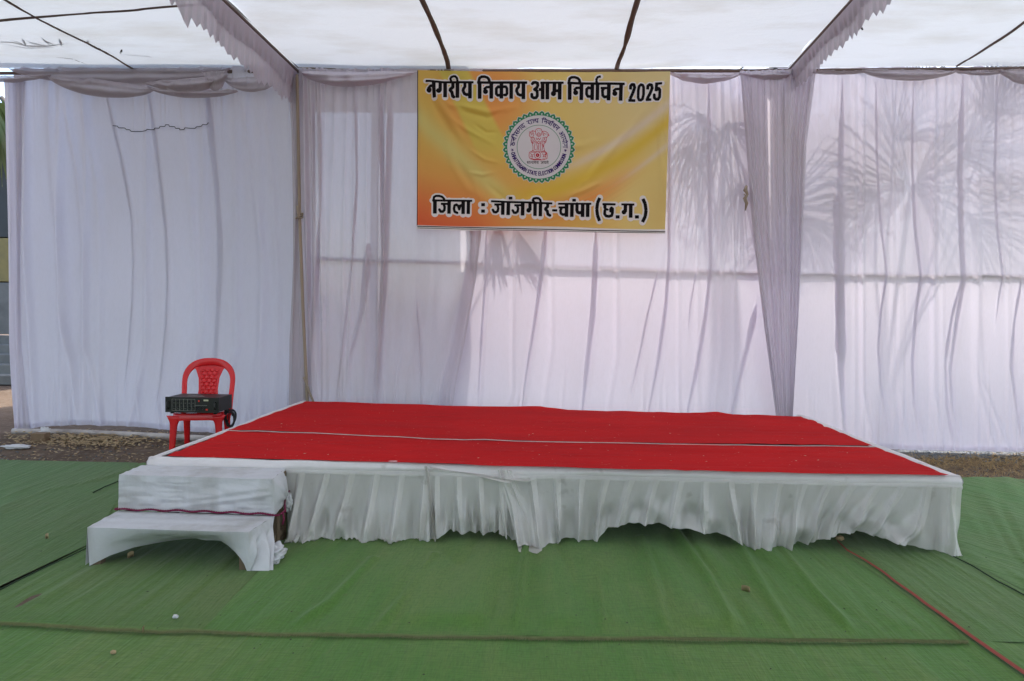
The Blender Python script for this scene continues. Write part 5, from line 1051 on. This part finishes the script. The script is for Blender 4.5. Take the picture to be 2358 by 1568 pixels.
LION = [[(750, 540), (745, 480), (770, 448), (810, 440), (850, 450), (868, 490), (860, 540), (838, 578), (810, 592), (780, 578), (750, 540)], [(782, 482), (790, 482)], [(826, 482), (834, 482)], [(800, 520), (776, 540), (790, 565), (825, 565), (836, 540), (812, 520), (800, 520)], [(800, 545), (808, 545)],
 [(745, 500), (700, 482), (660, 500), (636, 535), (632, 570), (660, 605), (690, 600), (720, 620)], [(655, 530), (680, 520), (690, 545), (665, 560)], [(700, 510), (720, 560), (700, 590)], [(635, 500), (650, 520)], [(685, 480), (700, 500)],
 [(868, 500), (900, 490), (940, 500), (975, 525), (998, 575), (970, 580), (955, 610), (930, 600), (900, 620)], [(900, 520), (920, 545), (950, 540)], [(885, 545), (905, 580)], [(960, 560), (985, 560)], [(880, 500), (895, 560)],
 [(672, 610), (664, 660), (676, 705), (700, 715)], [(945, 615), (948, 660), (930, 705), (905, 715)], [(690, 620), (720, 610), (740, 640), (715, 660), (690, 645)], [(760, 610), (775, 650), (800, 615), (820, 655), (845, 612)], [(870, 620), (900, 610), (920, 640), (890, 660), (868, 645)], [(700, 680), (730, 690), (750, 665), (780, 700), (805, 670), (830, 700), (860, 668), (890, 690), (915, 675)], [(740, 700), (790, 715), (840, 712), (880, 700)], [(680, 660), (690, 700), (720, 712)], [(930, 660), (915, 700)],
 [(690, 720), (702, 780), (698, 845)], [(738, 720), (728, 780), (735, 835)], [(768, 722), (782, 780), (774, 850)], [(808, 718), (802, 800), (812, 850)], [(842, 720), (834, 780), (840, 850)], [(866, 720), (876, 790), (866, 850)], [(905, 715), (898, 780), (915, 850)], [(735, 835), (752, 832)], [(690, 848), (715, 842)], [(915, 850), (895, 852)], [(880, 722), (892, 780)],
 [(655, 870), (690, 858), (770, 868), (850, 870), (900, 858), (940, 872)], [(632, 890), (640, 876), (700, 880), (740, 880)], [(850, 880), (900, 875), (950, 882), (955, 900)], [(632, 890), (628, 950), (640, 990), (700, 998)], [(960, 900), (965, 950), (955, 1000), (880, 1000)], [(850, 1010), (780, 1008), (660, 1006)], [(700, 1018), (860, 1020), (925, 1014)], [(650, 900), (680, 920), (660, 960), (700, 970), (690, 930), (715, 910)], [(870, 905), (900, 930), (885, 965), (920, 960), (940, 975), (915, 920), (940, 910)]]
for st in LION: fl_.stroke([(1980+x/k_, 420+y/k_) for x, y in st], 1.9)
ring = lambda r: [(1980+(785+r*math.cos(a))/k_, 420+(932+r*math.sin(a))/k_) for a in np.linspace(0, 2*math.pi, 20)]
fl_.stroke(ring(60), 2.0); fl_.stroke(ring(22), 5.0); fl_.stroke([(1980+940/k_, 420+895/k_), (1980+940/k_, 420+930/k_)], 4)
fl_.build('lion_emblem', red_ink, bo, .0030)

# ------------------------------------------------------------------ things behind the cloth walls
def palm_leaf(mb, base, axis, up, L, n, spread, droop, w_, seed, cl=.012):
    r = np.random.default_rng(seed); axis = np.array(axis, float); axis /= np.linalg.norm(axis); up = np.array(up, float); side = np.cross(axis, up); side /= np.linalg.norm(side); nrm = np.cross(side, axis)
    for k in range(n):
        a = (k/(n-1)-.5)*spread + r.normal(0, .02); l = L*(1-.25*abs(k/(n-1)-.5)*2)*r.uniform(.85, 1.05)
        d = axis*math.cos(a)+side*math.sin(a); t = np.linspace(0, 1, 8)[:, None]
        P = np.array(base)+d*t*l - np.array([0, 0, 1.0])*droop*l*t**2.2*r.uniform(.7, 1.3) + nrm*r.normal(0, .03)*t
        s = np.cross(d, nrm); ww = (w_*np.minimum(1, .35+2.2*t)*np.minimum(1, 2.6*(1-t)+.02))
        mb.grid(np.stack([P-s*ww/2, P+nrm*.004*0+[0, .004, 0], P+s*ww/2], 1))
    return mb
def W(x, y, back): return onwall(x, y, -back)
def fan_palm(label, trunk, leaves, mat, tmat, top):
    o = empty('palm_tree', (trunk[0], trunk[1], 0), label, 'palm tree')
    t = np.linspace(0, 1, 12); P = np.stack([trunk[0]+.1*np.sin(t*2), trunk[1]+0*t, t*top], -1); MB().tube(P, np.linspace(.17, .12, 12), 12).build('trunk', tmat, o)
    mb = MB()
    for (bx_, by_, bk, ax, L, n, sp, dr, w_, sd) in leaves:
        b = W(bx_, by_, bk); palm_leaf(mb, b, ax, (0, 1, .2), L, n, sp, dr, w_, sd)
        tp = np.array([trunk[0], trunk[1], top-.05]); mid = (b+tp)/2+[0, 0, .12]; mb.tube([tp, mid, b], .012, 6)
    mb.build('crown', mat, o); return o
t1 = W(1790, 500, 1.0)
fan_palm('fan palm behind the drape right of the banner, its dead leaves hanging against the cloth', (t1[0], t1[1]+.25), [
 (1640, 200, .16, (-.15, 0, -.4), 1.0, 26, 3.0, .75, .018, 1), (1690, 235, .12, (.15, 0, -.6), 1.1, 24, 2.6, .7, .018, 2), (1600, 300, .10, (-.2, 0, -.8), .7, 14, 2.0, .5, .017, 3), (1715, 380, .10, (.05, 0, -1), .85, 15, 1.7, .4, .017, 4),
 (1870, 420, .22, (.5, 0, -1), .75, 24, 1.9, .05, .015, 5), (1835, 330, .35, (1, 0, .1), 1.0, 30, 1.8, .12, .016, 6)], M['frond'], M['trunk'], 4.4)
t2 = W(2140, 420, 1.3)
fan_palm('fan palm behind the right cloth wall, spreading thin leaflets seen as shadows', (t2[0], t2[1]+.2), [
 (2120, 330, .22, (1, 0, .20), 1.3, 40, 2.0, .10, .010, 11), (2110, 345, .20, (-1, 0, .15), 1.15, 36, 2.1, .10, .010, 12), (2080, 200, .28, (.5, 0, 1), 1.0, 34, 1.9, .15, .010, 13), (2230, 250, .25, (1, 0, .5), 1.1, 34, 1.8, .1, .010, 14), (2240, 420, .18, (1, 0, -.3), 1.0, 30, 1.6, .1, .010, 16), (2030, 380, .16, (-.8, 0, -.5), .8, 26, 1.6, .1, .010, 17), (2300, 180, .2, (.3, 0, 1), .9, 30, 2.2, .1, .016, 18)], M['frond'], M['trunk'], 3.3)
t3 = W(1200, 420, 1.1)
fan_palm('fan palm behind the banner, one dry leaf tip hanging below it', (t3[0], t3[1]), [(1165, 470, .10, (.02, 0, -1), .86, 16, .55, .03, .03, 21), (1215, 470, .14, (.35, 0, -1), .78, 18, .6, .03, .026, 22)], M['frond'], M['trunk'], 3.0)
def leafy_tree(label, x, y, h, r, seed, n=2600, leaf=.20, mat='frond'):
    o = empty('tree', (x, y, 0), label, 'tree'); rr = np.random.default_rng(seed)
    mb = MB(); mb.tube([(x, y, 0), (x+.1, y, h*.3), (x+.05, y+.1, h*.55), (x, y, h*.8)], [.22, .18, .14, .06], 10); cl = []
    for k in range(9):
        a = rr.uniform(0, 6.28); q = np.array([x+math.cos(a)*r*.6, y+math.sin(a)*r*.6, h*rr.uniform(.55, .95)]); cl.append(q); mb.tube([(x+.05, y, h*rr.uniform(.35, .6)), (q+[x, y, h*.6])/2, q], [.09, .06, .03], 6)
    mb.build('trunk', M['trunk'], o); m2 = MB(); C_ = np.array(cl)[rr.integers(0, 9, n)] + rr.normal(0, r*.33, (n, 3))*[1, 1, .75]
    for c in C_:
        a = rr.normal(0, 1, 3); a /= np.linalg.norm(a); b = np.cross(a, rr.normal(0, 1, 3)); b /= np.linalg.norm(b); l = leaf*rr.uniform(.6, 1.3); m2.poly([c-a*l, c+b*l*.4, c+a*l, c-b*l*.4])
    m2.build('crown', M[mat], o, False); return o
leafy_tree('leafy tree beside the corner of the building behind the cloth backdrop', 6.2, 13.5, 6.0, 2.4, 6, 2600, .22)
# building seen past the left end of the cloth wall
bd = empty('building', (-9.5, 9.0, 0), 'weathered grey and yellow building with concrete steps, glimpsed past the left end of the cloth', 'building')
wallm = solid('weathered_yellow_plaster', (.34, .27, .10), .9, .6, 3, .2, 20, dark=(.16, .14, .08)); conc = solid('grey_concrete', (.22, .22, .20), .9, .6, 3, .3, 30); dkw = solid('roof_shade_tone', (.06, .065, .06), .7, .3, 4)  # dark upper wall tone paints in the shade below the roof slab
BX1 = -6.0
MB().box((-20, 8.6, 1.8), (-7, 16, 2.62), .01).build('wall', wallm, bd, False); MB().box((-20, 8.6, .8), (BX1, 16, 1.78), .01).build('lower_wall', conc, bd, False); MB().box((-20, 8.62, 2.64), (-7, 16, 4.1), .01).build('upper_wall', dkw, bd, False); MB().box((-20.2, 8.3, 4.12), (-7, 16.1, 4.32), .01).build('roof_slab', conc, bd, False)
for k in range(4): MB().box((-20, 8.5-.32*(k+1), 0), (-5.9, 8.5-.32*k, .62-.155*k), .01).build('step', conc, bd, False)
MB().box((-20, 8.5, 0), (BX1, 8.59, .78), .01).build('plinth', conc, bd, False)
sh = empty('sun_blocker', (-2.5, 6.0, 0), 'unseen flat top with one side and posts, added to shade the left cloth wall', 'sun_blocker')  # unseen, added to keep direct sun off the left cloth and ground
MB().box((-5.3, float(wallY(-2.8))+.40, 4.95), (-.25, 8.4, 5.05), .01).build('sun_blocker_top', conc, sh, False); MB().box((-.36, float(wallY(-2.8))+.42, 0), (-.28, 8.3, 4.94), .005).build('sun_blocker_side', conc, sh, False)  # side placed so its shadow edge meets the sheer curtain's edge
for x in (-5.1, -2.8, -.46):
    for y in (4.6, 8.2): MB().box((x-.06, y-.06, 0), (x+.06, y+.06, 4.94), .006).build('post', M['wood'], sh, False)
# yellow-green palm leaf at the left edge
gp = empty('palm_plant', (-5.25, 5.2, 0), 'yellow green palm leaves drooping at the far left edge beyond the cloth', 'palm plant'); mb = MB(); base = onY(-25, 240, 4.6)
for k, (ax, dr) in enumerate((((.25, 0, -1), .1), ((.55, .1, -.8), .25), ((-.1, .1, -1), .1), ((.1, 0, -1), .05), ((.45, -.1, -.9), .15))): palm_leaf(mb, base+[.02*k, .05*k, .1], ax, (0, 1, .2), 1.15, 9, .5, dr, .045, 40+k)
mb.build('leaves', M['greenfrond'], gp); MB().tube([(-5.25, 5.2, 0), (-5.2, 5.0, 1.8), base+[0, .2, .15]], [.07, .05, .03], 8).build('stem', M['trunk'], gp)
# dry palm debris lying on the left canopy
def spikes(px, seed, w_=.02, n=3, L=60):
    mb = MB(); q = polyline_px(px, 14); W_ = onroof(q[:, 0], q[:, 1]); z = np.array([zroof(RL, a[0], a[1]) for a in W_])+.006; W_[:, 2] = z
    T = np.gradient(W_, axis=0); sd = np.stack([-T[:, 1], T[:, 0], 0*T[:, 0]], -1); sd /= np.linalg.norm(sd, axis=1)[:, None]; ww = w_*np.sin(np.linspace(.15, math.pi-.03, 14))[:, None]
    mb.grid(np.stack([W_-sd*ww/2, W_+sd*ww/2], 1)); return mb
DEB = [([(-30, 94), (0, 96), (30, 96), (60, 105), (109, 105), (149, 100), (168, 98)], .030), ([(51, 86), (56, 96), (61, 106)], .018), ([(24, 90), (45, 97), (62, 105)], .018), ([(96, 84), (106, 94), (116, 103)], .02), ([(100, 90), (115, 97), (128, 104)], .020), ([(71, 95), (92, 101), (112, 105)], .018), ([(137, 87), (140, 96), (142, 106)], .02), ([(178, 89), (202, 100), (220, 109), (237, 118)], .02), ([(204, 92), (200, 101)], .02), ([(281, 116), (277, 130)], .018), ([(279, 130), (317, 134), (350, 139)], .012), ([(129, 135), (165, 139), (203, 155)], .012), ([(0, 100), (60, 110), (130, 108)], .02), ([(60, 92), (80, 100), (100, 104)], .02), ([(330, 133), (346, 138), (352, 141)], .018)]
mb = MB(); 
for k, (px, w_) in enumerate(DEB): q = spikes([(x, y*.66 if y < 175 else y*.66) for x, y in px] if False else [(x, y) for x, y in px], k, w_); b = len(mb.v); mb.v += q.v; mb.f += [[i+b for i in ff] for ff in q.f]
tag(mb.build('palm_debris', M['leafdark']), 'dark scraps of palm leaf lying on top of the left canopy panel', 'debris')

# ------------------------------------------------------------------ litter and small things on the ground
def scatter(name, label, n, region, size, mat, seed, flat=True, h=.02):
    r = np.random.default_rng(seed); mb = MB()
    for k in range(n):
        x, y = region(r); p = onz(x, y, 0); p[2] = -.012+r.uniform(.004, h); l = size*r.uniform(.5, 1.4); a = r.uniform(0, 6.28); tl = r.normal(0, .35, 2)
        e = np.array([math.cos(a), math.sin(a), tl[0]*.6]); s = np.array([-math.sin(a), math.cos(a), tl[1]])
        mb.poly([p-e*l, p-s*l*.35-e*l*.2, p+s*0+[0, 0, .15*l]]); mb.poly([p-e*l, p+[0, 0, .15*l], p+s*l*.4-e*l*.1]); mb.poly([p-s*l*.35-e*l*.2, p+e*l, p+[0, 0, .15*l]]); mb.poly([p+[0, 0, .15*l], p+e*l, p+s*l*.4-e*l*.1])
    o = mb.build(name, mat, None, False); kind(tag(o, label, 'litter'), 'stuff'); return o
def reg_left(r):
    while True:
        x = r.normal(210, 90); y = r.normal(1012, 10)
        if 20 < x < 420 and 994 < y < 1050: return x, y
scatter('leaf_litter', 'dry brown leaf litter heaped on the earth below the left cloth wall', 1300, reg_left, .024, M['leaf'], 1, True, .05)
scatter('fallen_leaves', 'small dry leaves and bark bits spread over the bare earth', 700, lambda r: (r.uniform(-40, 560), r.uniform(990, 1062)), .016, M['leaf'], 2, True, .02)
def stones(name, label, n, region, size, mat, seed):
    r = np.random.default_rng(seed); mb = MB()
    for k in range(n):
        x, y = region(r); p = onz(x, y, 0); s = size*r.uniform(.5, 1.5, 3)*[1, 1, .6]; p[2] = -.012+s[2]*.4
        bm = bmesh.new(); bmesh.ops.create_icosphere(bm, subdivisions=1, radius=1); b = len(mb.v)
        for v_ in bm.verts: mb.v.append((np.array(v_.co)*r.uniform(.72, 1.15)*s+p).tolist())
        mb.f += [[b+i.index for i in f_.verts] for f_ in bm.faces]; bm.free()
    o = mb.build(name, mat, None, False); kind(tag(o, label, 'gravel'), 'stuff')
stones('gravel', 'grey gravel along the hem of the right cloth wall', 1500, lambda r: (r.uniform(2010, 2420), 1030+abs(r.normal(0, 9))+6), .020, M['stone'], 3)
stones('loose_stones', 'small dark stones strewn on the earth at both sides of the stage', 420, lambda r: (r.uniform(2090, 2420), r.uniform(1045, 1115)) if r.random() < .6 else (r.uniform(-30, 560), r.uniform(1000, 1060)), .009, M['stone'], 4)
r = np.random.default_rng(9); mb = MB()
for k in range(3600):
    x, y = r.uniform(2040, 2440), r.uniform(1044, 1116)
    if r.random() < .35: y = r.normal(1062, 8)
    p = onz(x, y, 0); p[2] = -.008; a = r.uniform(0, 6.28); l = r.uniform(.05, .16); hz = abs(r.normal(0, .018)); d = np.array([math.cos(a), math.sin(a), 0])*l
    s = np.array([-math.sin(a), math.cos(a), 0])*.0016; m_ = p+d*.5+[0, 0, hz]; e = p+d+[0, 0, hz*r.uniform(0, 1.2)]
    mb.poly([p-s, p+s, m_+s, m_-s]); mb.poly([m_-s, m_+s, e])
kind(tag(mb.build('dry_grass', M['straw'], None, False), 'matted dry straw coloured grass on the earth right of the stage', 'grass'), 'stuff')
q = polyline_px([(2214, 1103), (2250, 1099), (2272, 1106), (2300, 1109), (2330, 1107), (2358, 1111), (2420, 1110)], 50); W_ = onz(q[:, 0], q[:, 1], .012)
tag(MB().tube(W_, .0045, 6).build('ground_cable', M['redcable']), 'dark red cable lying along the far edge of the right green mat', 'cable')
# paper, block, torn white scraps
def scrap(name, label, cat, x, y, size, mat, seed, sq=(1, .6, .3)):
    c = onz(x, y, .0); mb = MB(); mb.grid(crumple(c+[0, 0, size*sq[2]*.6], size, seed, sq, 18)); tag(mb.build(name, mat), label, cat)
scrap('plastic_scrap', 'crumpled grey white plastic bag lying on the earth at the far left', 'scrap', 38, 1031, .10, M['paper'], 1, (1, .45, .16))
scrap('paper_scrap', 'torn white paper scrap lying among the dry leaves', 'scrap', 104, 1000, .055, M['paper'], 2, (1.1, .5, .7))
c = onz(93, 1016, 0); mb = MB().box((c[0]-.07, c[1]-.04, -.015), (c[0]+.07, c[1]+.05, .085), .006); tag(mb.build('wood_block', M['brick'], None, False), 'brown wood block standing under the left corner of the cloth wall', 'block')
def dry_leaf(label, x, y, l, seed, z=.022):
    c = onz(x, y, z); r = np.random.default_rng(seed); a = r.uniform(0, 6.28); e = np.array([math.cos(a), math.sin(a), .25]); s = np.array([-math.sin(a), math.cos(a), .35]); t = np.linspace(-1, 1, 12)[:, None]
    wv = .32*(1-t**2)**.8; P = c+e*t*l; cup = np.array([0, 0, 1])*(.25*l*wv*2+.02)
    tag(MB().grid(np.stack([P-s*wv*l+cup, P, P+s*wv*l+cup*1.3], 1)).build('dry_leaf', M['leaf']), label, 'leaf', 'single dry leaves on the green mats')
dry_leaf('curled tan leaf on the green mat in front of the right half of the stage', 1717, 1362, .022, 1); dry_leaf('dry leaf lying on the green mat before the left foot of the lower step', 301, 1283, .015, 3, .012); dry_leaf('tan leaf just below the stitched seam at the left', 330, 1456, .014, 5, .014); dry_leaf('dry leaf on the dark green mat left of the steps', 108, 1240, .014, 4)
def pebble(label, x, y, s, mat, seed, z=.012):
    c = onz(x, y, z); mb = MB(); mb.grid(crumple(c+[0, 0, s*.55], s, seed, (1.1, .8, .7), 14)); tag(mb.build('pebble', mat), label, 'pebble', 'pebbles and crumbs on the floor')
pebble('pale pebble on the green mat below the lower step', 404, 1422, .009, M['paper'], 2); pebble('brown crumb on the front mat at the bottom left', 261, 1504, .008, M['leaf'], 3); pebble('tan stone on the mat under the raised skirt at the right', 1934, 1243, .018, M['leaf'], 4)
r = np.random.default_rng(12); mb = MB()
for k in range(90):
    x, y = r.uniform(500, 2000), r.uniform(945, 1075); c = onz(x, y, HS+.018); 
    if not (FLc[0]+.3 < c[0] < FRc[0]-.3 and FLc[1]+.08 < c[1] < BLc[1]-.1): continue
    a = r.uniform(0, 6.28); e = np.array([math.cos(a), math.sin(a), 0])*r.uniform(.003, .011); s = np.array([-math.sin(a), math.cos(a), 0])*.0022; mb.poly([c-e, c-s, c+e, c+s+[0, 0, .002]])
kind(tag(mb.build('carpet_crumbs', solid('pale_crumbs', (.5, .4, .3), .9, .5, 60), None, False), 'tiny pale crumbs and dry bits scattered over the red carpet', 'crumbs'), 'stuff')
r = np.random.default_rng(13); mb = MB()
for k in range(120):
    x, y = r.uniform(0, 2358), r.uniform(1260, 1560); c = onz(x, y, .017); a = r.uniform(0, 6.28); e = np.array([math.cos(a), math.sin(a), 0])*r.uniform(.002, .008); s = np.array([-math.sin(a), math.cos(a), 0])*r.uniform(.0012, .003); mb.poly([c-e, c-s, c+e, c+s+[0, 0, .003]])
kind(tag(mb.build('floor_crumbs', M['leafdark'], None, False), 'tiny dark specks and dry bits scattered over the green mats', 'crumbs'), 'stuff')
